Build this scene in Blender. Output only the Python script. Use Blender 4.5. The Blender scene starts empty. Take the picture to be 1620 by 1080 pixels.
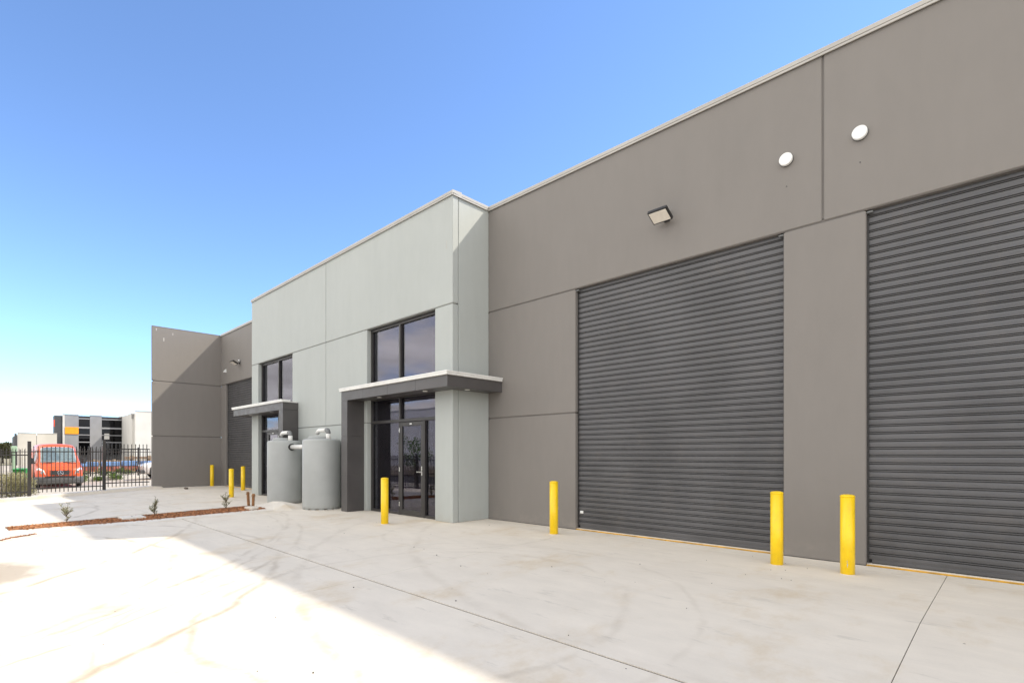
import bpy, bmesh, math, random
from mathutils import Vector, Matrix
R = math.radians
random.seed(7)

# ------------------------------------------------------------------ camera, sky, sun, exposure
scene = bpy.context.scene
col = scene.collection
CAM_H = 1.4
cam_d = bpy.data.cameras.new('camera'); cam = bpy.data.objects.new('camera', cam_d); col.objects.link(cam)
cam.location = (0, 0, CAM_H); cam.rotation_euler = (R(90), 0, math.atan2(.6945, .7195))
cam_d.sensor_width = 36; cam_d.lens = 36 * 828 / 1620; cam_d.shift_y = 178 / 1620
cam_d.clip_start = .05; cam_d.clip_end = 6000
scene.camera = cam

SUN = Vector((3.05, 5.26, 6.7)).normalized()          # towards the sun
el = math.asin(SUN.z); az = math.atan2(SUN.x, SUN.y)
world = bpy.data.worlds.new('World'); scene.world = world; world.use_nodes = True
wn = world.node_tree
bg = wn.nodes['Background']
sky = wn.nodes.new('ShaderNodeTexSky'); sky.sky_type = 'NISHITA'; sky.sun_disc = False
sky.sun_elevation = el; sky.sun_rotation = az; sky.altitude = 1500
sky.air_density = .72; sky.dust_density = 0; sky.ozone_density = 6
# broken cloud over the street side of the sky (mirrored in the glass), brightened and carried on round behind the camera as added fill light; the side in view is clear
def wnode(k, **kw):
    x = wn.nodes.new(k)
    for a_, b_ in kw.items(): setattr(x, a_, b_)
    return x
def wmath(op, a_, b_=0.0):
    x = wnode('ShaderNodeMath', operation=op)
    for i_, q_ in enumerate((a_, b_)):
        if hasattr(q_, 'links'): wn.links.new(q_, x.inputs[i_])
        else: x.inputs[i_].default_value = q_
    return x.outputs[0]
def wmap(f, a_, b_, c_=0.0, d_=1.0):
    x = wnode('ShaderNodeMapRange', interpolation_type='SMOOTHSTEP'); wn.links.new(f, x.inputs[0])
    for i_, q_ in enumerate((a_, b_, c_, d_)): x.inputs[i_ + 1].default_value = q_
    return x.outputs[0]
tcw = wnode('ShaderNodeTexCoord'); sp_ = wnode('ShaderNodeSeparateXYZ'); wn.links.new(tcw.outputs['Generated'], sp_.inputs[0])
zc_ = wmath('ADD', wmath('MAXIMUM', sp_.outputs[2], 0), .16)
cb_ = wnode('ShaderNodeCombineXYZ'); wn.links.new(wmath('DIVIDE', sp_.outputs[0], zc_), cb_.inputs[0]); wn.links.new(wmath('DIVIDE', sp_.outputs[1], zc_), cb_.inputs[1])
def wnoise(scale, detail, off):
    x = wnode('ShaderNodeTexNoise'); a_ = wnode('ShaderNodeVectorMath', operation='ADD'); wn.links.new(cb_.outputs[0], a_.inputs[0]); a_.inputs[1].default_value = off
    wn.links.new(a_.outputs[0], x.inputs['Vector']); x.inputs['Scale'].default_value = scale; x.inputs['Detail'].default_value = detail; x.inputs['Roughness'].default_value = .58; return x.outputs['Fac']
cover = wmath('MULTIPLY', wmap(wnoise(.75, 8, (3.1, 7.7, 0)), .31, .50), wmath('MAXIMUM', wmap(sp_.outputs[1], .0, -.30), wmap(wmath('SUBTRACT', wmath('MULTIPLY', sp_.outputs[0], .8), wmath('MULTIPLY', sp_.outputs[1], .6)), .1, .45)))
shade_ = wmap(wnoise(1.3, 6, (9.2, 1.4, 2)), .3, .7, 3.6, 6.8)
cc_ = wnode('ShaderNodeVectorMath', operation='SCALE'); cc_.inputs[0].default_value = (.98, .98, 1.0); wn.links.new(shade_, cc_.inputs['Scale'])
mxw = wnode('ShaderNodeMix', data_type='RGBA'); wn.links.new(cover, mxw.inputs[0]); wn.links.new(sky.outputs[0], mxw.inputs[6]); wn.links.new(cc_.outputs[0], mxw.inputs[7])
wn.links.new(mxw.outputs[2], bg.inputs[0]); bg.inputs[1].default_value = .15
sun_d = bpy.data.lights.new('sun', 'SUN'); sun_d.energy = 2.0; sun_d.angle = R(1.2); sun_d.color = (1, .95, .87)
sun = bpy.data.objects.new('sun', sun_d); col.objects.link(sun)
sun.rotation_euler = SUN.to_track_quat('Z', 'Y').to_euler(); sun.location = (20, 40, 50)
vs = scene.view_settings
vs.view_transform = 'Standard'; vs.look = 'None'; vs.gamma = 1; vs.use_curve_mapping = False
vs.exposure = 1.48
vs.use_white_balance = True; vs.white_balance_temperature = 6900; vs.white_balance_tint = 8   # camera balanced for the open shade

# ------------------------------------------------------------------ helpers
def sm(t):
    t = max(0, min(1, t)); return t * t * (3 - 2 * t)

class MB:
    """collects shapes; build() links them as ONE mesh object"""
    def __init__(s): s.v = []; s.f = []; s.smooth = []
    def add(s, vs_, fs_, smooth=False):
        o = len(s.v); s.v += [tuple(v) for v in vs_]
        for f in fs_: s.f.append([i + o for i in f]); s.smooth.append(smooth)
        return s
    def box(s, x0, x1, y0, y1, z0, z1, c=0):
        x0, x1 = min(x0, x1), max(x0, x1); y0, y1 = min(y0, y1), max(y0, y1); z0, z1 = min(z0, z1), max(z0, z1)
        if c <= 0:
            return s.add([(x, y, z) for x in (x0, x1) for y in (y0, y1) for z in (z0, z1)],
                         [(0, 1, 3, 2), (4, 6, 7, 5), (0, 4, 5, 1), (2, 3, 7, 6), (0, 2, 6, 4), (1, 5, 7, 3)])
        bm = bmesh.new(); bmesh.ops.create_cube(bm, size=1)
        for v in bm.verts: v.co = ((x0 + x1) / 2 + v.co.x * (x1 - x0), (y0 + y1) / 2 + v.co.y * (y1 - y0), (z0 + z1) / 2 + v.co.z * (z1 - z0))
        bmesh.ops.bevel(bm, geom=bm.edges[:], offset=c, segments=1, affect='EDGES', profile=.5)
        return s.bm(bm)
    def bm(s, bm, smooth=False, M=None):
        bm.verts.index_update()
        s.add([(M @ v.co if M else v.co)[:] for v in bm.verts], [[v.index for v in f.verts] for f in bm.faces], smooth); bm.free(); return s
    def obox(s, c, size, rot=(0, 0, 0), bev=0):
        b = MB().box(-size[0] / 2, size[0] / 2, -size[1] / 2, size[1] / 2, -size[2] / 2, size[2] / 2, bev)
        from mathutils import Euler
        M = Matrix.Translation(c) @ Euler(rot).to_matrix().to_4x4()
        return s.add([M @ Vector(v) for v in b.v], b.f)
    def tube(s, pts, r, seg=12, caps=True, smooth=True):
        pts = [Vector(p) for p in pts]; rs = r if isinstance(r, (list, tuple)) else [r] * len(pts)
        ring = []; prev = None
        for i, p in enumerate(pts):
            d = (pts[min(i + 1, len(pts) - 1)] - pts[max(i - 1, 0)]).normalized()
            if prev is None:
                a = d.orthogonal().normalized()
            else:
                a = (prev - d * prev.dot(d)).normalized()
            prev = a; b = d.cross(a)
            ring.append([p + (a * math.cos(2 * math.pi * k / seg) + b * math.sin(2 * math.pi * k / seg)) * rs[i] for k in range(seg)])
        o = len(s.v); s.v += [tuple(v) for rr in ring for v in rr]
        for i in range(len(pts) - 1):
            for k in range(seg):
                s.f.append([o + i * seg + k, o + i * seg + (k + 1) % seg, o + (i + 1) * seg + (k + 1) % seg, o + (i + 1) * seg + k]); s.smooth.append(smooth)
        if caps:
            s.f.append([o + k for k in range(seg)][::-1]); s.smooth.append(False)
            s.f.append([o + (len(pts) - 1) * seg + k for k in range(seg)]); s.smooth.append(False)
        return s
    def lathe(s, prof, seg=32, c=(0, 0, 0), axis='Z', smooth=True):
        """prof: (radius, height) list, closed at both ends"""
        def T(r, h, a):
            x, y = r * math.cos(a), r * math.sin(a)
            p = (x, y, h) if axis == 'Z' else ((x, h, y) if axis == 'Y' else (h, x, y))
            return (c[0] + p[0], c[1] + p[1], c[2] + p[2])
        o = len(s.v)
        for r, h in prof:
            for k in range(seg): s.v.append(T(r, h, 2 * math.pi * k / seg))
        for i in range(len(prof) - 1):
            for k in range(seg):
                s.f.append([o + i * seg + k, o + i * seg + (k + 1) % seg, o + (i + 1) * seg + (k + 1) % seg, o + (i + 1) * seg + k]); s.smooth.append(smooth)
        s.f.append([o + k for k in range(seg)][::-1]); s.smooth.append(False)
        s.f.append([o + (len(prof) - 1) * seg + k for k in range(seg)]); s.smooth.append(False)
        return s
    def prism(s, poly, x0, x1, axis='X'):
        """poly: list of 2-d points (other two axes), extruded along axis"""
        n = len(poly)
        def T(p, x): return (x, p[0], p[1]) if axis == 'X' else ((p[0], x, p[1]) if axis == 'Y' else (p[0], p[1], x))
        return s.add([T(p, x0) for p in poly] + [T(p, x1) for p in poly],
                     [list(range(n))[::-1], list(range(n, 2 * n))] + [[i, (i + 1) % n, n + (i + 1) % n, n + i] for i in range(n)])
    def mesh(s, name, mat):
        me = bpy.data.meshes.new(name); me.from_pydata(s.v, [], s.f); me.materials.append(mat)
        me.polygons.foreach_set('use_smooth', s.smooth)
        bm = bmesh.new(); bm.from_mesh(me); bmesh.ops.recalc_face_normals(bm, faces=bm.faces); bm.to_mesh(me); bm.free()
        return me
    def build(s, name, mat, parent=None, at=(0, 0, 0), world=False):
        """at: location in the parent's space; world=True: the vertices are world coordinates"""
        if world and parent is not None:
            off = wl(parent); s.v = [(v[0] - off.x, v[1] - off.y, v[2] - off.z) for v in s.v]
        return inst(name, s.mesh(name, mat), parent, at)

def wl(o):
    p = Vector((0, 0, 0))
    while o is not None: p = p + o.location; o = o.parent
    return p
def inst(name, me, parent=None, at=(0, 0, 0), rz=0):
    o = bpy.data.objects.new(name, me); col.objects.link(o); o.parent = parent; o.location = at
    if rz: o.rotation_euler.z = rz
    return o
def tag(o, label=None, cat=None, group=None, kind=None):
    if label: o['label'] = label
    if cat: o['category'] = cat
    if group: o['group'] = group
    if kind: o['kind'] = kind
    return o
def thing(name, label, cat, loc=(0, 0, 0), rz=0, group=None):
    o = bpy.data.objects.new(name, None); col.objects.link(o); o.location = loc; o.rotation_euler.z = rz
    o.empty_display_size = .2
    return tag(o, label, cat, group)
def copy_tree(o, parent=None):
    c = o.copy(); col.objects.link(c); c.parent = parent
    for ch in list(o.children): copy_tree(ch, c)
    return c

# ------------------------------------------------------------------ materials
class NT:
    def __init__(s, name):
        s.m = bpy.data.materials.new(name); s.m.use_nodes = True; s.t = s.m.node_tree; s.b = s.t.nodes['Principled BSDF']
        s.pos = s.n('ShaderNodeNewGeometry').outputs['Position']
    def n(s, k, **kw):
        x = s.t.nodes.new(k)
        for a, b in kw.items(): setattr(x, a, b)
        return x
    def l(s, a, b): s.t.links.new(a, b)
    def val(s, inp, v):
        if hasattr(v, 'links'): s.l(v, inp)
        else: inp.default_value = v
    def noise(s, scale, detail=4, rough=.55, vec=None, stretch=None):
        v = vec or s.pos
        if stretch:
            mp = s.n('ShaderNodeVectorMath', operation='MULTIPLY'); s.l(v, mp.inputs[0]); mp.inputs[1].default_value = stretch; v = mp.outputs[0]
        x = s.n('ShaderNodeTexNoise'); s.l(v, x.inputs['Vector']); x.inputs['Scale'].default_value = scale
        x.inputs['Detail'].default_value = detail; x.inputs['Roughness'].default_value = rough; return x.outputs['Fac']
    def ramp(s, f, a, b, c0=0, c1=1):
        x = s.n('ShaderNodeMapRange'); s.l(f, x.inputs[0]); x.inputs[1].default_value = a; x.inputs[2].default_value = b
        x.inputs[3].default_value = c0; x.inputs[4].default_value = c1; x.interpolation_type = 'SMOOTHSTEP'; return x.outputs[0]
    def math(s, op, a, b=0, c=0):
        x = s.n('ShaderNodeMath', operation=op)
        for i, q in enumerate((a, b, c)): s.val(x.inputs[i], q)
        return x.outputs[0]
    def mix(s, f, a, b):
        x = s.n('ShaderNodeMix', data_type='RGBA'); s.val(x.inputs[0], f)
        s.val(x.inputs[6], a if hasattr(a, 'links') else (*a, 1)); s.val(x.inputs[7], b if hasattr(b, 'links') else (*b, 1)); return x.outputs[2]
    def bump(s, h, strength=.2, dist=.01):
        x = s.n('ShaderNodeBump'); x.inputs['Strength'].default_value = strength; x.inputs['Distance'].default_value = dist
        s.l(h, x.inputs['Height']); s.l(x.outputs[0], s.b.inputs['Normal'])
    def sep(s):
        x = s.n('ShaderNodeSeparateXYZ'); s.l(s.pos, x.inputs[0]); return x.outputs
def sc(c, k): return tuple(min(1, x * k) for x in c)
def M_basic(name, c, rough=.5, metal=0, var=.1, scale=3, bump=0, bscale=80, spec=.5, dirt=0, dirtc=(.25, .2, .15), coat=0):
    t = NT(name)
    f = t.noise(scale, 5)
    colr = t.mix(t.ramp(f, .3, .7), sc(c, 1 - var), sc(c, 1 + var))
    if dirt:
        colr = t.mix(t.ramp(t.noise(scale * 2.3, 6, .65), .5, .85, 0, dirt), colr, dirtc)
    t.l(colr, t.b.inputs['Base Color'])
    t.val(t.b.inputs['Roughness'], t.ramp(t.noise(scale * 4, 3), .3, .7, max(0, rough - .06), rough + .06)); t.b.inputs['Metallic'].default_value = metal
    t.b.inputs['Specular IOR Level'].default_value = spec
    if coat: t.b.inputs['Coat Weight'].default_value = coat; t.b.inputs['Coat Roughness'].default_value = .08
    if bump: t.bump(t.noise(bscale, 3), bump)
    return t.m
def M_wall(name, c):
    """rolled paint on precast concrete: fine stipple, faint vertical streaks, small blemishes"""
    t = NT(name)
    big = t.noise(.55, 3)
    streak = t.noise(2.2, 4, .6, stretch=(1, 1, .12))
    roll = t.noise(7, 3, .5, stretch=(1, 1, .35))
    k = t.math('ADD', t.math('MULTIPLY', big, .10), t.math('ADD', t.math('MULTIPLY', streak, .09), t.math('MULTIPLY', roll, .07)))
    k = t.math('ADD', k, .87)
    mx = t.n('ShaderNodeVectorMath', operation='SCALE'); mx.inputs[0].default_value = c; t.l(k, mx.inputs['Scale'])
    z = t.sep()[2]
    splash = t.math('MULTIPLY', t.ramp(z, .35, 0, 0, 1), t.ramp(t.noise(4, 5, .7), .42, .75, 0, .35))
    colr = t.mix(splash, mx.outputs[0], (.34, .31, .27))
    chip = t.ramp(t.noise(9, 2, .5, stretch=(1, 1, .5)), .80, .83, 0, .35)
    colr = t.mix(chip, colr, sc(c, 1.5))
    t.l(colr, t.b.inputs['Base Color']); t.b.inputs['Roughness'].default_value = .62; t.b.inputs['Specular IOR Level'].default_value = .3
    h = t.math('ADD', t.noise(170, 2), t.math('MULTIPLY', t.noise(14, 3), .9))
    t.bump(h, .22, .004)
    return t.m
def M_concrete(name, c, arcs=True):
    t = NT(name)
    big = t.noise(.28, 5, .6)
    mid = t.noise(1.5, 6, .62, stretch=(1, 1.5, 1))
    trowel = t.noise(3.2, 7, .68, stretch=(.45, 1.5, 1))
    fine = t.noise(60, 4, .6)
    k = t.math('ADD', t.math('MULTIPLY', big, .18), t.math('ADD', t.math('MULTIPLY', mid, .17), t.math('MULTIPLY', trowel, .2)))
    k = t.math('ADD', k, t.math('MULTIPLY', fine, .07)); k = t.math('ADD', k, .69)
    mx = t.n('ShaderNodeVectorMath', operation='SCALE'); mx.inputs[0].default_value = c; t.l(k, mx.inputs['Scale'])
    colr = mx.outputs[0]
    brown = t.ramp(t.noise(.8, 6, .7, stretch=(1.2, .8, 1)), .50, .74, 0, .65)
    colr = t.mix(brown, colr, (c[0] * .80, c[1] * .69, c[2] * .52))
    scuff = t.ramp(t.noise(2.6, 7, .75, stretch=(.5, 2.2, 1)), .57, .70, 0, .45)
    colr = t.mix(scuff, colr, sc(c, .62))
    if arcs:
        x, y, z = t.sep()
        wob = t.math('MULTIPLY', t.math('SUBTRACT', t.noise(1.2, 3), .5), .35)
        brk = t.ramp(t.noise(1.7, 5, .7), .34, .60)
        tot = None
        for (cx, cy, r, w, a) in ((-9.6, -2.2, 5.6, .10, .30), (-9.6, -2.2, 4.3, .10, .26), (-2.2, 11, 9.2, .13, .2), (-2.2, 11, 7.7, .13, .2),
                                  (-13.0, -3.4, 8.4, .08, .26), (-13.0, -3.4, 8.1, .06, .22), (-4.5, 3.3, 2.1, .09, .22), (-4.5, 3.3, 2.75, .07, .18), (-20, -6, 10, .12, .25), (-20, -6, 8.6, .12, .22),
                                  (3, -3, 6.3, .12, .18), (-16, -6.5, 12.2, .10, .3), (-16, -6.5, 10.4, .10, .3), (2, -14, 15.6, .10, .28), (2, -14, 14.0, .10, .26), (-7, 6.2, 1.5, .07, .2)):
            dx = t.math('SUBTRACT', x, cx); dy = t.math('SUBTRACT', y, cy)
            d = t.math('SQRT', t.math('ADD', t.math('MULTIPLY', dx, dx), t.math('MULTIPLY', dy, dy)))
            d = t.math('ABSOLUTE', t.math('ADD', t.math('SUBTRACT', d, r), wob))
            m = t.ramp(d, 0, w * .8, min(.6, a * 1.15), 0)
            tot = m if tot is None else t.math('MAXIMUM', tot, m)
        tot = t.math('MULTIPLY', tot, t.ramp(y, 1.8, 3.4, 2.0, .6))           # tyre marks painted stronger over the sunlit strip so they show, fainter in shade
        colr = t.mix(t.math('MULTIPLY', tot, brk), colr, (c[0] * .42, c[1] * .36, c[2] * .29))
        # damp dirt washed out by the street kerb
        dx = t.math('ADD', x, 9.4); dy = t.math('SUBTRACT', y, .25)
        d = t.math('SQRT', t.math('ADD', t.math('MULTIPLY', t.math('MULTIPLY', dx, dx), .22), t.math('MULTIPLY', dy, dy)))
        d = t.math('ADD', d, t.math('MULTIPLY', t.math('SUBTRACT', t.noise(2.5, 5), .5), .55))
        colr = t.mix(t.ramp(d, .25, .5, .7, 0), colr, (.27, .22, .17))
    vor = t.n('ShaderNodeTexVoronoi'); t.l(t.pos, vor.inputs['Vector']); vor.inputs['Scale'].default_value = 2.4
    speck = t.math('MULTIPLY', t.ramp(vor.outputs['Distance'], .012, .03, 1, 0), t.ramp(t.noise(.9, 2), .5, .6))
    colr = t.mix(t.math('MULTIPLY', speck, .75), colr, (.1, .08, .06))
    t.l(colr, t.b.inputs['Base Color']); t.b.inputs['Roughness'].default_value = .78; t.b.inputs['Specular IOR Level'].default_value = .25
    t.bump(t.math('ADD', t.noise(90, 3), t.math('MULTIPLY', t.noise(12, 4), 1.2)), .16, .005)
    return t.m
def M_glass(name, tint=(.62, .58, .66), refl=(.62, .63, .66), base=.075, amt=.7):
    m = bpy.data.materials.new(name); m.use_nodes = True; t = m.node_tree
    for n in list(t.nodes):
        if n.type != 'OUTPUT_MATERIAL': t.nodes.remove(n)
    out = [n for n in t.nodes][0]
    tr = t.nodes.new('ShaderNodeBsdfTransparent'); tr.inputs[0].default_value = (*tint, 1)
    gl = t.nodes.new('ShaderNodeBsdfGlossy'); gl.inputs[0].default_value = (*refl, 1); gl.inputs['Roughness'].default_value = .012
    fr = t.nodes.new('ShaderNodeFresnel'); fr.inputs[0].default_value = 1.5
    ma = t.nodes.new('ShaderNodeMath'); ma.operation = 'MULTIPLY_ADD'; ma.inputs[1].default_value = amt; ma.inputs[2].default_value = base; ma.use_clamp = True
    # float glass is never quite flat
    tc = t.nodes.new('ShaderNodeNewGeometry'); no = t.nodes.new('ShaderNodeTexNoise'); no.inputs['Scale'].default_value = 1.1; no.inputs['Detail'].default_value = 1
    bu = t.nodes.new('ShaderNodeBump'); bu.inputs['Strength'].default_value = .05; bu.inputs['Distance'].default_value = .03
    t.links.new(tc.outputs['Position'], no.inputs['Vector']); t.links.new(no.outputs[0], bu.inputs['Height']); t.links.new(bu.outputs[0], gl.inputs['Normal'])
    mx = t.nodes.new('ShaderNodeMixShader')
    t.links.new(fr.outputs[0], ma.inputs[0]); t.links.new(ma.outputs[0], mx.inputs[0]); t.links.new(tr.outputs[0], mx.inputs[1]); t.links.new(gl.outputs[0], mx.inputs[2])
    t.links.new(mx.outputs[0], out.inputs[0]); return m
def M_leaf(name, c, c2, sub=.25):
    t = NT(name)
    oi = t.noise(3.1, 3); f = t.noise(17, 2)
    colr = t.mix(t.ramp(f, .35, .65), c, c2); colr = t.mix(t.ramp(oi, .4, .7, 0, .5), colr, sc(c2, .7))
    t.l(colr, t.b.inputs['Base Color']); t.b.inputs['Roughness'].default_value = .55
    ts = t.n('ShaderNodeBsdfTranslucent'); t.l(colr, ts.inputs[0])
    mx = t.n('ShaderNodeMixShader'); mx.inputs[0].default_value = sub
    out = [n for n in t.t.nodes if n.type == 'OUTPUT_MATERIAL'][0]
    t.l(t.b.outputs[0], mx.inputs[1]); t.l(ts.outputs[0], mx.inputs[2]); t.l(mx.outputs[0], out.inputs[0]); return t.m

m_wall = M_wall('dark_grey_paint', (.215, .197, .182))
m_bay = M_wall('sage_grey_paint', (.412, .432, .415))
m_seal = M_basic('joint_sealant', (.145, .132, .122), .8)
m_sealb = M_basic('joint_sealant_sage', (.24, .245, .23), .8)
m_cap = M_basic('parapet_metal', (.42, .40, .37), .45, 0, .06, 1.5)
m_white = M_basic('white_gutter_metal', (.74, .73, .70), .4, 0, .05, 3, dirt=.25)
m_clad = M_basic('charcoal_cladding', (.075, .069, .068), .42, 0, .12, 1.3, .05, 120)
m_slat = M_basic('shutter_steel', (.092, .090, .093), .40, .1, .14, 1.1, .03, 60, dirt=.35, dirtc=(.16, .14, .125))
m_guide = M_basic('shutter_guide_dark', (.035, .033, .033), .5)
m_frame = M_basic('bronze_aluminium', (.052, .048, .046), .38, .3, .1, 4)
m_glass = M_glass('tinted_glass')
m_yellow = M_basic('yellow_safety_paint', (.88, .58, .01), .35, 0, .06, 5, .03, 60, dirt=.45, dirtc=(.52, .33, .06))
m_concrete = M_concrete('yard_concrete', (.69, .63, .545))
m_kerbc = M_concrete('kerb_concrete', (.68, .63, .56), False)
m_joint = M_basic('joint_filler', (.06, .052, .045), .9)
m_tank = M_basic('tank_polyethylene', (.36, .37, .362), .5, 0, .05, 2, .05, 40, dirt=.2, dirtc=(.30, .28, .25))
m_pvc = M_basic('white_pvc', (.75, .74, .71), .35, 0, .04, 5, dirt=.2)
m_pvcg = M_basic('grey_pvc', (.17, .175, .175), .45)
m_rubber = M_basic('black_rubber', (.022, .022, .022), .7)
m_black = M_basic('black_metal', (.018, .017, .017), .45, 0, .1, 5)
m_fence = M_basic('black_powdercoat', (.022, .019, .018), .42, 0, .15, 4, dirt=.2, dirtc=(.07, .05, .04))
m_lens = M_basic('floodlight_lens', (.85, .79, .70), .15, 0, .05, 12, spec=.6)
m_plast = M_basic('white_plastic', (.8, .8, .78), .35, 0, .03, 6)
m_steel = M_basic('satin_steel', (.6, .59, .57), .28, .9, .05, 8)
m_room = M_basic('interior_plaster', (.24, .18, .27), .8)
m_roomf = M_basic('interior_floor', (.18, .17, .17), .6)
m_mulch = M_basic('bark_mulch', (.25, .10, .042), .9, 0, .45, 22, .8, 40)
m_chip = M_basic('bark_chip', (.36, .155, .065), .85, 0, .55, 19)
m_timber = M_basic('hardwood_stake', (.25, .12, .05), .75, 0, .35, 9, .3, 50)
m_edge = M_basic('weathered_timber', (.27, .22, .17), .85, 0, .3, 6, .3, 40)
m_stem = M_basic('sapling_bark', (.14, .10, .06), .9)
m_leaf1 = M_leaf('olive_leaf', (.22, .23, .12), (.36, .36, .24))
m_leaf2 = M_leaf('pale_shrub_leaf', (.30, .27, .12), (.44, .40, .23))
m_leaf3 = M_leaf('green_weed_leaf', (.07, .14, .02), (.16, .25, .05))
m_leaf4 = M_leaf('far_tree_leaf', (.045, .055, .02), (.10, .095, .035))
m_bark = M_basic('tree_bark', (.12, .09, .065), .9, 0, .3, 6, .4, 20)

C = -13.7                                    # axis of symmetry of the pair of units
def mir(x): return 2 * C - x
WALL = 7.83; BAYF = 6.81; TOP = 6.70

# ------------------------------------------------------------------ ground
def zdrive(n, u=-25.7): return -(.022 + .036 * max(0, min(1, (-14.85 - u) / 10.85))) * max(0, 5.6 - n)            # the far driveway falls towards the street
def znear(n, u=-5): return -(.018 + .0025 * (max(-13, min(4, u)) + 11)) * max(0, 5.5 - n)
def zstrip(n, u=0): return max(-.06, -.022 * max(0, 5.3 - n)) + .004
def zlot(n, u=0): return max(-.62, min(.1, -.43 + .055 * (n - 3.27)))   # neighbouring lot
tg = NT('bare_ground')
tg.l(tg.mix(tg.ramp(tg.noise(.25, 6, .6), .4, .65), (.19, .17, .09), (.30, .25, .18)), tg.b.inputs['Base Color']); tg.b.inputs['Roughness'].default_value = .95
tg.bump(tg.noise(6, 6, .7), .5, .06)
N = 3000
g = MB().add([(-N, -N, -.74), (N, -N, -.74), (N, N, -.74), (-N, N, -.74)], [(0, 1, 2, 3)])
tag(g.build('ground', tg.m), kind='structure')

def sheet(u0, u1, n0, n1, zf, thick, nu=2, nn=8):
    """a slab with a top that follows zf(n) and real thickness"""
    m = MB(); us = [u0 + (u1 - u0) * i / nu for i in range(nu + 1)]; ns = [n0 + (n1 - n0) * i / nn for i in range(nn + 1)]
    W = nn + 1; top = [(u, n, zf(n, u)) for u in us for n in ns]; bot = [(u, n, zf(n, u) - thick) for u in us for n in ns]; K = len(top)
    fs = []
    for i in range(nu):
        for j in range(nn):
            a = i * W + j; fs += [(a, a + W, a + W + 1, a + 1), (K + a, K + a + 1, K + a + W + 1, K + a + W)]
    for i in range(nu):
        a = i * W; fs.append((a, K + a, K + a + W, a + W)); a = i * W + nn; fs.append((a, a + W, K + a + W, K + a))
    for j in range(nn):
        a = j; fs.append((a, a + 1, K + a + 1, K + a)); a = nu * W + j; fs.append((a, K + a, K + a + 1, a + 1))
    m.add(top + bot, fs); return m
yard = tag(sheet(-13.3, 12, -1.6, 7.95, lambda n, u: znear(n, u) - .008, .5, 12, 40).build('yard_base', m_joint), kind='structure')
cols = [-13.25, -10.3, -5.55, -.58, 4.2, 9, 11.9]; rows = [-1.5, 3.25, 6.58, 7.50, 7.822]
for i in range(len(cols) - 1):
    for j in range(len(rows) - 1):
        gx, gy = (.004, .004)
        if j == 0 or j == 1: pass
        y1 = rows[j + 1] - (.0115 if rows[j + 1] == 3.25 else .0028); y0 = rows[j] + (.0115 if rows[j] == 3.25 else .0028)
        x0 = cols[i] + (.003 if cols[i] == -.58 else .0028); x1 = cols[i + 1] - (.003 if cols[i + 1] == -.58 else .0028)
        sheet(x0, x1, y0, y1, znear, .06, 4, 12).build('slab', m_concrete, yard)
# border strip beside the planting bed, and the raised nib by the tanks
sheet(-13.82, -13.253, .25, 5.3, zstrip, .5, 1, 12).build('edge_strip', m_kerbc, yard)
nib = MB()
nib.add([(-15.0, 5.3, -.03), (-13.2, 5.2, -.02), (-12.95, 5.6, -.01), (-13.42, 6.3, -.01), (-15.0, 6.1, -.01),
         (-14.55, 5.72, .12), (-14.1, 5.68, .145), (-13.5, 5.62, .12), (-13.62, 5.95, .10), (-14.5, 5.95, .11)],
        [(0, 1, 7, 6, 5), (1, 2, 7), (2, 3, 8, 7), (5, 6, 7, 8, 9), (0, 5, 9, 4), (3, 4, 9, 8)])
nib.build('concrete_nib', m_kerbc, yard)
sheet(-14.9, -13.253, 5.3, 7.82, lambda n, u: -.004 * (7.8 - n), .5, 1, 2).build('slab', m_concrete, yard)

drive = tag(sheet(-25.69, -14.86, -1.4, 7.95, lambda n, u: zdrive(n, u) - .03, .5, 6, 14).build('driveway_base', m_joint), kind='structure')
dc = [-25.68, -20.3, -14.88]; dr = [-1.4, 3.1, 6.0, 7.822]
for i in range(2):
    for j in range(3):
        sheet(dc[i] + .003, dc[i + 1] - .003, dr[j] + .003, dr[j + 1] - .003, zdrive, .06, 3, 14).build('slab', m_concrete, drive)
# kerb below the side fence
kb = tag(sheet(-26.08, -25.5, -1.4, 5.15, lambda n, u: zdrive(n) + .11, .6, 1, 12).build('boundary_kerb', m_kerbc), kind='structure')
MB().add([(-25.5, 5.15, .09), (-25.5, 5.15, -.05), (-25.5, 5.62, -.03), (-25.69, 5.15, .09), (-25.69, 5.62, .0), (-25.5, 5.5, .06), (-25.69, 5.55, .06), (-25.69, 5.15, -.05)],
         [(0, 1, 2, 5), (0, 5, 6, 3), (5, 2, 4, 6), (3, 6, 4, 7)]).build('kerb_end', m_kerbc, kb)
# neighbouring lot, yard beyond the far fence, street
m_lot = M_concrete('lot_concrete', (.42, .38, .33), False)
tag(sheet(-42.0, -26.1, -2.5, 16, zlot, .5, 4, 18).build('neighbour_driveway', m_lot), kind='structure')
m_dirt = M_basic('yard_gravel', (.36, .31, .25), .95, 0, .25, .6, .6, 12)
tag(MB().box(-96, -42.35, -30, 60, -.6, -.10).build('storage_yard', m_dirt), kind='structure')
m_asph = M_basic('asphalt', (.052, .051, .05), .85, 0, .2, .7, .4, 90)
tag(MB().add([(-200, -16, -.70), (200, -16, -.70), (200, -7, -.70), (-200, -7, -.70)], [(0, 1, 2, 3)]).build('road', m_asph), kind='structure')
tag(MB().box(-40, 40, -6.95, -6.7, -.74, -.58, .02).build('street_kerb', m_kerbc), kind='structure')
tag(MB().box(-40, 40, -5.4, -4.0, -.74, -.60, .01).build('footpath', m_kerbc), kind='structure')
tag(MB().add([(-7.2, -6.7, -.60), (9, -6.7, -.60), (9, -5.4, -.59), (-7.2, -5.4, -.59)], [(0, 1, 2, 3)]).build('crossover_apron', m_concrete), kind='structure')
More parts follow.
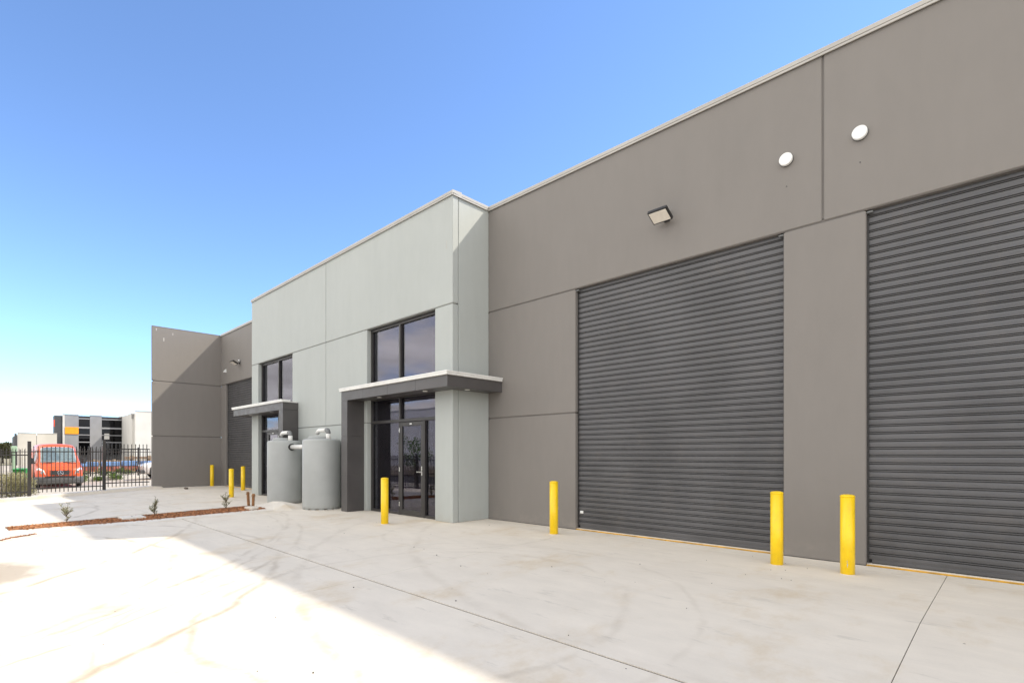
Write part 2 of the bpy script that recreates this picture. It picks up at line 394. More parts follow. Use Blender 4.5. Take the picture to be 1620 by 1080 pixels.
tag(MB().add([(-7.2, -4.0, -.59), (9, -4.0, -.59), (9, -1.5, -.10), (-7.2, -1.5, -.10)], [(0, 1, 2, 3)]).build('crossover', m_concrete), kind='structure')
# street-side kerb with the strip of garden behind it
gk = tag(MB().box(-13.2, -7.3, .02, .16, -.5, .045, .015).build('garden_kerb', m_kerbc), kind='structure')

# ------------------------------------------------------------------ the warehouse
ware = thing('warehouse', 'long dark grey precast warehouse with pale grey entry bay and black roller shutters', 'building', (C, WALL, 0))
def panel(u0, u1, n0, n1, z0, z1, mat=m_wall, name='wall_panel', c=.009, parent=ware):
    return MB().box(u0, u1, n0, n1, z0, z1, c).build(name, mat, parent, world=True)
G = .011; JZ1, JZ2 = 2.17, 4.47; TH = .15
def main_side(f, u_end, last):
    def P(a, b, z0, z1): panel(f(a), f(b), WALL, WALL + TH, z0, z1)
    P(-8.40, -5.92, 0, JZ1 - G); P(-8.40, -5.92, JZ1 + G, JZ2 - G)
for f in (lambda x: x, mir): main_side(f, 0, 0)
panel(-2.33, -1.37, WALL, WALL + TH, 0, JZ2 - G)
panel(-25.69, mir(-2.33), WALL, WALL + TH, 0, JZ2 - G)
for a, b in ((-8.40, -1.85 - G), (-1.85 + G, 4.6), (4.62, 12)): panel(a, b, WALL, WALL + TH, JZ2 + G, TOP)
panel(-25.69, mir(-8.40), WALL, WALL + TH, JZ2 + G, TOP)
panel(2.22, 4.6, WALL, WALL + TH, 0, JZ1 - G); panel(2.22, 4.6, WALL, WALL + TH, JZ1 + G, JZ2 - G)
panel(4.62, 12, WALL, WALL + TH, 0, JZ1 - G); panel(4.62, 12, WALL, WALL + TH, JZ1 + G, JZ2 - G)
# bay
for f in (lambda x: x, mir):
    def PB(a, b, z0, z1): panel(f(a), f(b), BAYF, BAYF + TH, z0, z1, m_bay)
    PB(-8.83, -8.25, 0, JZ2 - G); PB(C + G, -8.25, JZ2 + G, TOP); PB(C + G, -11.55, JZ1 + G, JZ2 - G)
    panel(f(-8.41), f(-8.256), BAYF + TH + .014, WALL - .002, 0, TOP, m_bay)
panel(mir(-11.55), -11.55, BAYF, BAYF + TH, 0, JZ1 - G, m_bay)
# end wall
for z0, z1 in ((0, 2.14), (2.16, 4.42), (4.44, TOP)): panel(-25.86, -25.70, 5.23, WALL + TH, z0 + G * (z0 > 0), z1 - G)
for z in (2.15, 4.43):
    MB().box(-25.82, -25.712, 5.27, WALL, z - .03, z + .03).build('sealant_joint', m_seal, ware, world=True)
    for dz in (-.11, .05): MB().box(-25.70, -25.694, 5.25, 5.34, z + dz, z + dz + .06).build('joining_plate', m_wall, ware, world=True)
# patched lifting points near the top of the end wall and bay
m_patch = M_basic('patching_mortar', (.45, .43, .40), .8)
for (n, z, w_, h_) in ((5.95, 6.42, .03, .09), (5.62, 6.12, .04, .14), (5.36, 6.52, .03, .1)):
    MB().box(-25.7, -25.697, n, n + w_, z, z + h_).build('lifting_point_patch', m_patch, ware, world=True)
for (u, z, w_, h_) in ((-8.45, 5.62, .012, .16), (-18.7, 5.9, .012, .12)): MB().box(u, u + w_, BAYF - .003, BAYF, z, z + h_).build('lifting_point_patch', m_patch, ware, world=True)
# sealant in the joints, set back
def seal(u0, u1, n, z0, z1, mat): MB().box(u0, u1, n + .014, n + .1, z0, z1).build('sealant_joint', mat, ware, world=True)
for u0, u1 in ((-8.24, -5.94), (2.24, 12), (mir(-5.94), mir(-8.24))): seal(u0, u1, WALL, JZ1 - .03, JZ1 + .03, m_seal)
for u0, u1 in ((-8.24, 11.9), (-25.69, mir(-8.24))):
    seal(u0, u1, WALL, JZ2 - .0, JZ2 + .03, m_seal)
for u0, u1 in ((-8.24, -5.94), (-2.31, -1.39), (2.24, 12), (mir(-5.94), mir(-8.24))): MB().box(u0, u1, WALL + .014, WALL + .1, JZ2 - .03, JZ2 - .001).build('sealant_joint', m_seal, ware, world=True)
seal(-1.88, -1.82, WALL, JZ2 + .04, TOP - .02, m_seal); seal(4.58, 4.64, WALL, .02, TOP - .02, m_seal)
seal(C - .03, C + .03, BAYF, JZ1 + .04, TOP - .02, m_sealb); seal(mir(-8.27), -8.27, BAYF, JZ2 - .0, JZ2 + .03, m_sealb)
for a, b in ((-8.81, -8.27), (C, -11.57), (mir(-11.57), C), (mir(-8.27), mir(-8.81))): MB().box(a, b, BAYF + .0145, BAYF + .1, JZ2 - .03, JZ2 - .001).build('sealant_joint', m_sealb, ware, world=True)
seal(mir(-11.57), -11.57, BAYF, JZ1 - .03, JZ1 + .03, m_sealb)
# parapet cappings: folded metal with a drip edge
def cap(name, poly_n, u0, u1):
    m = MB().prism(poly_n, u0, u1, 'X'); return m.build(name, m_cap, ware, world=True)
def cap_poly(n0): return [(n0 - .032, TOP - .045), (n0 - .032, TOP - .016), (n0 - .010, TOP - .013), (n0 - .010, TOP - .006), (n0 - .027, TOP - .003), (n0 - .027, TOP + .05), (n0 - .018, TOP + .058), (n0 + .22, TOP + .075), (n0 + .22, TOP - .02), (n0 - .004, TOP + .003), (n0 - .016, TOP - .045)]
cap('parapet_capping', cap_poly(WALL), -8.40, -3.1); cap('parapet_capping', cap_poly(WALL), -3.097, 3.0); cap('parapet_capping', cap_poly(WALL), 3.003, 12)
cap('parapet_capping', cap_poly(WALL), -25.69, mir(-8.40))
cap('parapet_capping', cap_poly(BAYF), mir(-8.225), C - .3); cap('parapet_capping', cap_poly(BAYF), C - .297, -8.225)
for s, f in ((1, lambda x: x), (-1, mir)):
    x = f(-8.256)
    MB().prism([(x + s * .032, TOP - .045), (x + s * .032, TOP - .016), (x + s * .010, TOP - .013), (x + s * .010, TOP - .006), (x + s * .027, TOP - .003), (x + s * .027, TOP + .05), (x + s * .018, TOP + .057), (x - s * .2, TOP + .07), (x - s * .2, TOP), (x + s * .004, TOP + .003), (x + s * .016, TOP - .045)], BAYF + .0, WALL - .0335, 'Y').build('parapet_capping', m_cap, ware, world=True)
MB().box(-25.87, -25.695, 5.225, WALL + TH, TOP + .002, TOP + .012).build('parapet_capping', m_cap, ware, world=True)
# roofs, back and side walls
m_roof = M_basic('roof_sheet', (.35, .35, .34), .5)
MB().box(-25.7, 12, WALL + TH + .01, 30, 6.2, 6.3).build('roof', m_roof, ware, world=True)
MB().box(mir(-8.42), -8.42, BAYF + TH + .005, WALL + TH + .005, 6.2, 6.29).build('roof', m_roof, ware, world=True)
MB().box(-25.86, 12, 30, 30.15, 0, TOP).build('rear_wall', m_wall, ware, world=True)
MB().box(-25.86, -25.71, WALL + TH + .003, 29.99, 0, TOP).build('side_wall', m_wall, ware, world=True)
MB().box(11.85, 12, WALL + TH + .003, 29.99, 0, TOP).build('side_wall', m_wall, ware, world=True)
MB().box(-25.7, 11.84, WALL + TH + .02, 29.9, -.2, -.003).build('floor_slab', m_roomf, ware, world=True)

# roller shutters
PITCH = .0945; NS = 47; DW = 3.59
prof = [(0, .004), (-.0016, .030), (0, .0585), (.004, .0610), (.026, .0648), (.026, .0685), (.003, .0712), (.001, .0755), (.003, .0808), (.026, .0836), (.026, .0873), (.004, .0908), (0, PITCH)]
poly = [(0, .0)] + prof + [(.036, PITCH), (.036, 0)]
slat_me = MB().prism(poly, -DW / 2 + .012, DW / 2 - .012, 'X').mesh('slat', m_slat)
def shutter(uc, lab, latch):
    d = MB().box(-DW / 2 + .005, DW / 2 - .005, .038, .041, .03, 4.44).build('roller_door', m_guide, ware, (uc - C, .085, 0)); d['label'] = lab
    for s in (-1, 1):
        MB().box(s * (DW / 2 - .001), s * (DW / 2 - .022), -.012, -.004, .03, 4.44).box(s * (DW / 2 - .001), s * (DW / 2 - .012), -.0042, .042, .03, 4.44).build('guide', m_guide, d)
    for k in range(NS): inst('slat', slat_me, d, (0, 0, .075 + k * PITCH))
    MB().box(-DW / 2 + .05, DW / 2 - .05, -.006, .03, .032, .0735, .004).build('bottom_rail', m_slat, d)
    MB().box(-DW / 2 + .05, DW / 2 - .05, .0, .024, .006, .0315).build('rubber_seal', m_rubber, d)
    MB().box(-DW / 2 + .005, DW / 2 - .005, .055, .3, 4.40, 4.85).build('drum_housing', m_guide, d)
    for s in (-1, 1): MB().box(s * (DW / 2 - .004), s * (DW / 2 - .07), -.07, -.03, 4.43, 4.45, .004).build('header_bracket', m_pvcg, d)
    if latch: MB().box(-DW / 2 + .06, -DW / 2 + .13, -.022, -.004, .30, .35, .005).build('latch', m_plast, d)
    # sill and painted steel nosing
    MB().box(-DW / 2 + .004, DW / 2 - .004, -.055, .40, -.05, .022).build('door_sill', m_kerbc, d)
    MB().box(-DW / 2 + .004, DW / 2 - .004, -.075, -.0555, -.05, .014).build('sill_nosing', m_yellow_edge, d)
m_yellow_edge = M_basic('worn_yellow_steel', (.62, .33, .03), .5, 0, .3, 5, dirt=.4, dirtc=(.3, .15, .05))
shutter(-4.125, 'dark steel roller shutter under the floodlight', True)
shutter(.425, 'dark steel roller shutter', False)
shutter(mir(-4.125), 'dark steel roller shutter beside the end wall', False)

# entries: glazing, canopy, leg
GL = 6.915
def entry(f, lab):
    hinge = f(-10.28)
    def bx(m, a, b, n0, n1, z0, z1, c=.004): return m.box(f(a), f(b), n0, n1, z0, z1, c)
    fr = MB()
    T = .055
    for a, b in ((-11.545, -11.545 + T), (-8.835 - T, -8.835)): bx(fr, a, b, GL, GL + .10, .0, 4.455)
    for z0, z1 in ((4.40, 4.455), (2.14, 2.21), (2.70, 3.04)): bx(fr, -11.545 + T, -8.835 - T, GL + .003, GL + .097, z0, z1)
    bx(fr, -10.31, -10.25, GL - .012, GL + .11, 2.211, 2.699); bx(fr, -10.31, -10.25, GL - .012, GL + .11, 3.041, 4.399)
    bx(fr, -10.33, -10.285, GL - .006, GL + .1, .0, 2.139); bx(fr, -9.375, -9.325, GL - .006, GL + .1, .0, 2.139)
    for a, b in ((-11.545 + T, -10.332), (-9.323, -8.835 - T)): bx(fr, a, b, GL + .003, GL + .097, .0, .06)
    win = fr.build('entry_glazing', m_frame, ware, world=True); win['label'] = lab
    def pane(a, b, z0, z1, n=GL + .045): bx(MB(), a, b, n, n + .008, z0, z1, 0).build('pane', m_glass, win, world=True)
    pane(-11.488, -10.312, 3.042, 4.398); pane(-10.248, -8.892, 3.042, 4.398)
    pane(-11.488, -10.312, 2.212, 2.698); pane(-10.248, -8.892, 2.212, 2.698)
    pane(-11.488, -10.332, .062, 2.138); pane(-9.322, -8.892, .062, 2.138)
    dl = MB(); S = .085
    for a, b in ((-10.278, -10.278 + S), (-9.382 - S, -9.382)): bx(dl, a, b, GL - .004, GL + .046, .012, 2.13)
    for z0, z1 in ((2.04, 2.13), (.012, .13)): bx(dl, -10.278 + S + .001, -9.382 - S - .001, GL - .002, GL + .044, z0, z1)
    door = dl.build('door', m_frame, ware, world=True); door['label'] = 'dark framed glass door with satin lever handle'
    bx(MB(), -10.278 + S + .002, -9.382 - S - .002, GL + .02, GL + .028, .132, 2.038, 0).build('pane', m_glass, door, world=True)
    h = MB(); bx(h, -9.45, -9.41, GL - .014, GL - .0045, .93, 1.13); bx(h, -9.56, -9.42, GL - .058, GL - .040, .995, 1.018); bx(h, -9.438, -9.420, GL - .05, GL - .012, .997, 1.016)
    h.build('handle', m_steel, door, world=True)
    for z in (.25, 1.05, 1.95): bx(MB(), -10.297, -10.268, GL - .02, GL - .0065, z - .05, z + .05).build('hinge', m_steel, door, world=True)
    bx(MB(), -9.88, -9.80, GL - .016, GL - .0045, 2.07, 2.1).build('door_closer_plate', m_plast, door, world=True)
    # room behind the glass
    rm = MB(); a, b = f(-12.3), f(-8.5); a, b = min(a, b), max(a, b); y0, y1 = GL + .16, 11.5
    rm.box(a, b, y1, y1 + .1, 0, 5); rm.box(a - .1, a, y0, y1, 0, 5); rm.box(b, b + .1, y0 + 1.0, y1, 0, 5); rm.box(a, b, y0, y1, 5, 5.1); rm.box(a, b, y0, y1, -.001, .012)
    rm.box(f(-12.28), f(-11.0), y0 + .55, y0 + .65, .012, 2.6)
    rm.build('interior_room', m_room, ware, world=True)
    # canopy
    cn = MB(); F0 = 6.36
    bx(cn, -11.965, -7.859, F0, BAYF - .001, 2.71, 2.925); bx(cn, -8.25, -7.859, BAYF - .0005, WALL - .001, 2.711, 2.924)
    can = cn.build('canopy', m_clad, ware, world=True); can['label'] = 'charcoal clad entry canopy with white gutter'
    js = [-11.97, -10.95, -9.92, -8.88, -7.85]
    for i in range(4): bx(MB(), js[i] + .003 * (i > 0), js[i + 1] - .003 * (i < 3), F0 - .010, F0 - .0005, 2.703, 2.922, .002).build('fascia_panel', m_clad, can, world=True)
    bx(MB(), -7.8585, -7.849, F0 + .001, WALL - .004, 2.703, 2.922, .002).build('fascia_panel', m_clad, can, world=True)
    gt = MB()
    bx(gt, -12.0, -7.815, F0 - .055, F0 + .20, 2.9255, 2.995, .008); bx(gt, -8.12, -7.8152, F0 + .201, WALL - .012, 2.926, 2.995, .008)
    bx(gt, -12.0, -7.806, F0 - .064, F0 - .0555, 2.975, 3.006, .003); bx(gt, -7.8148, -7.806, F0 - .055, WALL - .012, 2.975, 3.006, .003)
    bx(gt, -11.9, -8.25, F0 + .201, BAYF - .002, 2.9265, 2.96, 0)
    gt.build('gutter', m_white, can, world=True)
    for (u, n) in ((-10.6, 6.57), (-8.85, 6.57), (-8.05, 7.03)):
        MB().lathe([(.03, 2.700), (.052, 2.7005), (.055, 2.7095)], 20, (f(u), n, 0)).build('downlight', m_plast, can, world=True)
    lg = MB(); bx(lg, -11.962, -11.688, F0 + .001, BAYF - .001, .0, 2.709)
    leg = lg.build('canopy_leg', m_clad, ware, world=True)
    zs = [.006, .91, 1.84, 2.70]
    for i in range(3):
        z0, z1 = zs[i] + .003 * (i > 0), zs[i + 1] - .003 * (i < 2)
        bx(MB(), -11.97, -11.68, F0 - .010, F0 + .0005, z0, z1, .002).build('cladding_panel', m_clad, leg, world=True)
        bx(MB(), -11.6875, -11.68, F0 + .002, BAYF - .002, z0, z1, .002).build('cladding_panel', m_clad, leg, world=True)
        bx(MB(), -11.97, -11.9625, F0 + .002, BAYF - .002, z0, z1, .002).build('cladding_panel', m_clad, leg, world=True)
entry(lambda x: x, 'tinted two-storey glazing in dark bronze frame beside dark main wall')
entry(mir, 'tinted two-storey glazing in dark bronze frame next to end-wall shutter')

# ------------------------------------------------------------------ fittings on the walls
def flood(u, lab):
    t = thing('floodlight', lab, 'floodlight', (u, WALL, 5.2), 0, 'floodlights above the roller shutters')
    MB().box(-.05, .05, -.03, -.0005, -.05, .05, .006).build('wall_plate', m_black, t)
    MB().tube([(0, -.02, 0), (0, -.09, -.01)], .013, 8).build('mounting_arm', m_black, t)
    br = MB()
    for s in (-1, 1): br.box(s * .125, s * .135, -.17, -.08, -.035, -.015)
    br.box(-.125, .125, -.1, -.08, -.035, -.015); br.build('bracket', m_black, t)
    a = R(-28)                                      # housing tilted: lens looks out and down
    hd = MB(); hd.obox((0, -.235, -.02), (.33, .25, .055), (a, 0, 0), .008)
    for k in range(7): hd.obox((-.12 + .04 * k, -.222, .016), (.006, .2, .03), (a, 0, 0))
    hd.build('housing', m_black, t)
    MB().obox((0, -.235 - math.sin(-a) * .0 - .0135, -.02 - .0262), (.29, .20, .006), (a, 0, 0), .001).build('lens', m_lens, t)
    MB().lathe([(.02, -.01), (.036, .0), (.036, .022), (.018, .042)], 16, (.03, -.055, .085)).tube([(.03, -.02, .03), (.03, -.055, .08)], .014, 8).build('sensor', m_plast, t)
    return t
flood(-4.07, 'black floodlight with pale lens above the shutter by the charcoal pier')
flood(mir(-4.07), 'black floodlight with white sensor above the shutter next to the end wall')
def disc(u, lab, extra):
    t = thing('wall_vent', lab, 'wall vent', (u, WALL, 5.45), 0, 'white round vents on the dark wall')
    MB().lathe([(.078, -.002), (.085, -.012), (.085, -.048), (.078, -.056)], 36, (0, 0, 0), 'Y').build('cover', m_plast, t)
    MB().lathe([(.089, -.0005), (.089, -.009)], 30, (0, 0, 0), 'Y').build('backing_ring', m_guide, t)
    MB().lathe([(.007, -.0005), (.007, -.006)], 10, (0, 0, -.36), 'Y').build('bolt_hole', m_guide, t)
disc(-2.29, 'white round wall vent on the panel with the floodlight', 0)
disc(-1.43, 'white round wall vent beyond the upright panel joint', 1)
t = thing('wall_sensor', 'small white hooded wall sensor near the end wall corner', 'sensor', (-25.05, WALL, 5.05))
MB().prism([(0, -.06), (0, .07), (-.03, .07), (-.1, -.03), (-.1, -.06)], -.04, .04, 'X').build('hood', m_plast, t)
MB().box(-.05, .05, -.004, -.0005, -.07, .08).build('wall_plate', m_plast, t)

# ------------------------------------------------------------------ bollards
def bollard(u, n, lab, z=0, rz=0):
    t = thing('bollard', lab, 'bollard', (u, n, z), rz, 'yellow steel bollards')
    inst('post', bol_me, t); inst('cap', bcap_me, t); inst('base_collar', bcol_me, t)
bol_me = MB().lathe([(.0745, -.25), (.0745, .90)], 40).mesh('post', m_yellow)
bcap_me = MB().lathe([(.0735, .9005), (.0765, .903), (.0765, .912), (.066, .921), (.04, .928), (.005, .931)], 40).mesh('cap', m_yellow)
bcol_me = MB().lathe([(.085, -.02), (.079, .0035)], 40).mesh('base_collar', m_kerbc)
for u, n, lab in ((-9.16, 5.80, 'yellow bollard before the glazed entry beside the dark main wall'),
                  (-5.86, 7.13, 'yellow bollard before the dark wall panel between glazed entry and shutter'),
                  (-2.20, 7.13, 'yellow bollard overlapping the shutter edge beside the grey pier between shutters'),
                  (-1.43, 7.14, 'yellow bollard with a chipped foot before the pier between shutters'),
                  (-18.36, 5.9, 'yellow bollard before the glazed entry near the end wall'),
                  (-21.6, 7.36, 'yellow bollard between the end-wall shutter and its glazed entry'),
                  (-25.35, 7.36, 'yellow bollard standing in the corner by the end wall')):
    bollard(u, n, lab, 0, random.random() * 6)
    if u == -1.43:                                   # the nick in its paint, on the yard side
        ch_ = MB()
        for (a0, z0, w_, h_) in ((-1.42, .155, .10, .03), (-1.38, .12, .16, .035), (-1.40, .095, .08, .02)):
            ch_.add([(.0752 * math.cos(a0 + w_ * p), .0752 * math.sin(a0 + w_ * p), z0 + h_ * q) for p, q in ((-.5, -.5), (.5, -.3), (.4, .5), (-.3, .4))], [(0, 1, 2, 3)])
        bo = [o_ for o_ in col.objects if o_.get('label') == lab][0]; bo.rotation_euler.z = 0; ch_.build('paint_chip', m_steel, bo)

# ------------------------------------------------------------------ rainwater tanks
def tank(u, lab, h=1.78):
    t = thing('water_tank', lab, 'water tank', (u, 6.31, 0), 0, 'rainwater tanks against the entry bay')
    r = .465
    MB().lathe([(r - .02, .02), (r - .002, .045), (r, .09), (r, h - .05), (r - .012, h - .018), (r - .04, h), (r - .12, h + .012), (.02, h + .03)], 64).build('body', m_tank, t)
    ft = MB()
    for k in range(14):
        a = 2 * math.pi * k / 14; ft.obox((math.cos(a) * (r - .04), math.sin(a) * (r - .04), .0105), (.06, .11, .023), (0, 0, a))
    ft.build('foot_ribs', m_tank, t)
    ld = MB().lathe([(.27, h + .004), (.27, h + .05), (.25, h + .075), (.12, h + .085), (.01, h + .088)], 40, (-.06, -.03, 0)).build('lid', m_tank, t)
    MB().lathe([(.285, h + .002), (.285, h + .022)], 40, (-.06, -.03, 0)).build('lid_ring', m_tank, ld)
    # inlet: stub, grey bend, white pipe with a mitred, down-turned mouth
    px, py = .33, .02
    MB().tube([(px, py, h - .01), (px, py, h + .14)], .058, 20).build('pipe_collar', m_pvc, t)
    pts = [(px, py, h + .13)] + [(px - .075 * (1 - math.cos(q)), py, h + .16 + .075 * math.sin(q)) for q in [R(x) for x in range(0, 91, 15)]] + [(px - .1, py, h + .235)]
    MB().tube(pts, .056, 20).build('pipe_bend', m_pvcg, t)
    zz = h + .235
    MB().tube([(px - .1005, py, zz), (px - .50, py, zz), (px - .53, py, zz - .008), (px - .60, py, zz - .065)], .052, 20).build('inlet_pipe', m_pvc, t)
    MB().lathe([(.046, -.0), (.046, .006)], 20).build('pipe_mouth', m_rubber, t, (px - .604, py, zz - .068)).rotation_euler = (0, R(-128), 0)
    return t
T1 = tank(-12.93, 'grey round rainwater tank against the charcoal canopy leg'); T2 = tank(-15.2, 'grey round rainwater tank behind the concrete nib, by the far entry')
t = thing('balance_pipe', 'white pipe with black flange joining the two grey rainwater tanks', 'pipe', (-14.06, 6.31, 1.60))
MB().tube([(-.70, 0, 0), (.69, 0, 0)], .062, 24).build('pipe', m_pvc, t)
MB().lathe([(.085, -.72), (.095, -.71), (.095, -.66), (.085, -.65)], 28, (0, 0, 0), 'X').build('flange', m_rubber, t)
t = thing('drain_valve', 'small copper drain tap low between the tanks', 'tap', (-13.42, 6.30, .22))
MB().tube([(0, 0, 0), (-.10, 0, 0)], .016, 10).tube([(-.1, 0, .03), (-.1, 0, -.04)], .014, 10).build('pipe', M_basic('copper', (.5, .2, .12), .4, .8), t)
MB().obox((-.1, 0, .045), (.06, .015, .012), (0, 0, .4)).build('lever', M_basic('red_plastic', (.5, .05, .04), .4), t)

# ------------------------------------------------------------------ planting bed
def zbed(n, u=-14.33): return zstrip(n) + (zdrive(n, -14.85) + .015 - zstrip(n)) * (-13.82 - u) / 1.02 - .03
bed = MB(); NU, NN = 12, 90; U0, U1, B0, B1 = -14.84, -13.815, .52, 5.28
for i in range(NU + 1):
    for j in range(NN + 1):
        n = B0 + (B1 - B0) * j / NN; uu = U0 + (U1 - U0) * i / NU
        bed.v.append((uu, n, zbed(n, uu) + (.0 if i in (0, NU) else .03) + random.uniform(-.018, .018)))
for i in range(NU):
    for j in range(NN): bed.f.append([i * (NN + 1) + j, (i + 1) * (NN + 1) + j, (i + 1) * (NN + 1) + j + 1, i * (NN + 1) + j + 1]); bed.smooth.append(False)
tag(bed.build('planting_bed', m_mulch), kind='structure')
ch = MB()
for k in range(2600):
    u = random.uniform(U0 + .02, U1 - .02); n = random.uniform(B0 + .02, B1 - .02); s_ = random.uniform(.5, 1.4)
    ch.obox((u, n, zbed(n, u) + .034 + random.uniform(-.008, .014)), (.045 * s_, .018 * s_, .007), (random.uniform(-.6, .6), random.uniform(-.6, .6), random.uniform(0, 6.3)))
for k in range(46):
    n = random.uniform(.6, 5.2); u = U1 + min(.5, abs(random.gauss(0, .09))); ch.obox((u, n, zstrip(n) + .004), (.04, .014, .006), (0, 0, random.uniform(0, 6)))
tag(ch.build('mulch_chips', m_chip), 'reddish bark chips covering the narrow planting bed', 'mulch', kind='stuff')
tag(sheet(-14.872, -14.842, .5, 5.3, lambda n, u: zdrive(n, u) + .03, .4, 1, 8).build('timber_edging', m_edge), 'thin weathered timber board edging the bark mulch bed', 'edging')
tag(sheet(-14.86, -13.83, .32, .515, lambda n, u: zstrip(n) + (zdrive(n, -14.85) - zstrip(n)) * (-13.83 - u) / 1.03, .4, 1, 2).build('bed_end_kerb', m_kerbc), kind='structure')
t = MB().box(-.28, .28, -.22, .22, -.05, .03, .01).build('pit_lid', m_kerbc); t.location = (-14.42, 2.55, zbed(2.55) + .045)
tag(t, 'pale concrete pit lid lying flush in the bark mulch', 'pit lid'); MB().box(-.035, .035, -.01, .01, .0302, .034).build('lifting_slot', m_joint, t)
for k, (du, dn, hh, tl) in enumerate(((-.06, .05, .45, .04), (.08, -.03, .40, -.02))):
    q = MB().box(-.026, .026, -.026, .026, -.1, hh, .004).build('timber_stake', m_timber); q.location = (-14.40 + .075 * k, 5.05 + .075 * k, zbed(5.0)); q.rotation_euler = (tl, -tl, .3)
    MB().obox((0, 0, hh - .05), (.085, .06, .018), (0, 0, .2)).build('nailed_cleat', m_timber, q)
    tag(q, ('taller brown hardwood stake' if k == 0 else 'shorter brown hardwood stake beside the white block') + ' at the end of the bark mulch bed', 'stake', 'hardwood stakes at the bed end')
q = MB().box(-.17, .17, -.1, .1, -.04, .05, .015).build('concrete_block', m_kerbc); q.location = (-14.02, 4.98, zbed(5) + .05); q.rotation_euler.z = .15
tag(q, 'white concrete block at the foot of the two brown stakes', 'block'); MB().box(-.06, .06, -.03, .03, .0502, .056, .002).build('recess_plate', m_kerbc, q)

def leaf_quad(m, p, d, w, l, roll):
    d = d.normalized(); s_ = d.cross(Vector((0, 0, 1))); s_ = s_.normalized() if s_.length > .01 else Vector((1, 0, 0))
    s_ = Matrix.Rotation(roll, 3, d) @ s_
    a, b, c_, e = p, p + d * l * .5 + s_ * w / 2, p + d * l, p + d * l * .5 - s_ * w / 2
    m.add([a, b, c_, e], [(0, 1, 2, 3)])
def sapling(u, n, h, lab, seed):
    rnd = random.Random(seed)
    t = thing('sapling', lab, 'sapling', (u, n, zbed(n) + .02), rnd.random() * 6, 'saplings in the bark bed')
    st = MB(); lf = MB()
    stems = [(Vector((0, 0, -.05)), Vector((.02, .01, h)))]
    for k in range(9):
        z0 = h * rnd.uniform(.12, .62); a = rnd.random() * 6.28
        stems.append((Vector((0, 0, z0)), Vector((math.cos(a) * h * .24, math.sin(a) * h * .24, z0 + h * rnd.uniform(.2, .34)))))
    for a, b in stems:
        st.tube([a, (a + b) / 2 + Vector((rnd.gauss(0, .008), rnd.gauss(0, .008), 0)), b], [.007, .005, .002], 6)
        for k in range(22):
            q = rnd.uniform(.22, 1.0); p = a.lerp(b, q); an = rnd.random() * 6.28
            leaf_quad(lf, p, Vector((math.cos(an), math.sin(an), rnd.uniform(.3, 1.3))), .013, rnd.uniform(.045, .075), rnd.random() * 3)
    st.build('stem', m_stem, t); lf.build('foliage', m_leaf1, t)
sapling(-14.45, 1.42, .44, 'thin grey-green sapling in the sunny end of the bark bed', 3)
sapling(-14.4, 2.98, .47, 'thin grey-green sapling between pit lid and the middle of the bark bed', 4)
sapling(-14.42, 4.52, .44, 'thin grey-green sapling close to the two brown stakes', 5)

# loose grit, a twig line of dirt
gr = MB()
for k in range(60):
    u = random.uniform(-11, 2.5); n = random.uniform(.6, 7.3); s_ = random.choice((.004, .005, .006, .009))
    gr.obox((u, n, znear(n, u) + s_ * .3), (s_ * 1.6, s_ * 1.1, s_ * .7), (random.random(), random.random(), random.random() * 6))
for k in range(8):
    n = random.uniform(6.2, 7.5); u = random.gauss(-2.4, .6); s_ = .006; gr.obox((u, n, .002), (s_, s_, s_), (random.random(), 0, random.random() * 6))
tag(gr.build('grit', M_basic('dark_grit', (.06, .05, .042), .9)), 'dark grit scattered over the concrete yard', 'grit', kind='stuff')
dl = MB()
for k in range(120):
    q = random.random(); u = -12.35 - .6 * q + random.gauss(0, .018) + .03 * math.sin(q * 9); n = .22 + q * .62
    dl.obox((u, n, znear(n, u) + .008), (random.uniform(.02, .06), .012, .012), (random.gauss(0, .3), random.gauss(0, .3), random.gauss(1.4, .5)))
tag(dl.build('washed_bark', m_mulch), 'line of washed-out bark and dirt on the sunny concrete', 'bark litter', kind='stuff')
for k, (u, n) in enumerate(((-24.1, 6.05), (-23.9, 6.02))):
    bm = bmesh.new(); bmesh.ops.create_icosphere(bm, subdivisions=2, radius=.07)
    for v in bm.verts: v.co = (v.co.x * 1.4 * random.uniform(.8, 1.2), v.co.y * random.uniform(.8, 1.2), v.co.z * .55 * random.uniform(.8, 1.2))
    q = MB().bm(bm).build('rubble_lump', M_basic('rubble', (.12, .09, .07), .9, 0, .3, 20)); q.location = (u, n, .028)
    tag(q, 'small brown lump of rubble on the concrete before the end wall', 'rubble', 'rubble before the end wall')

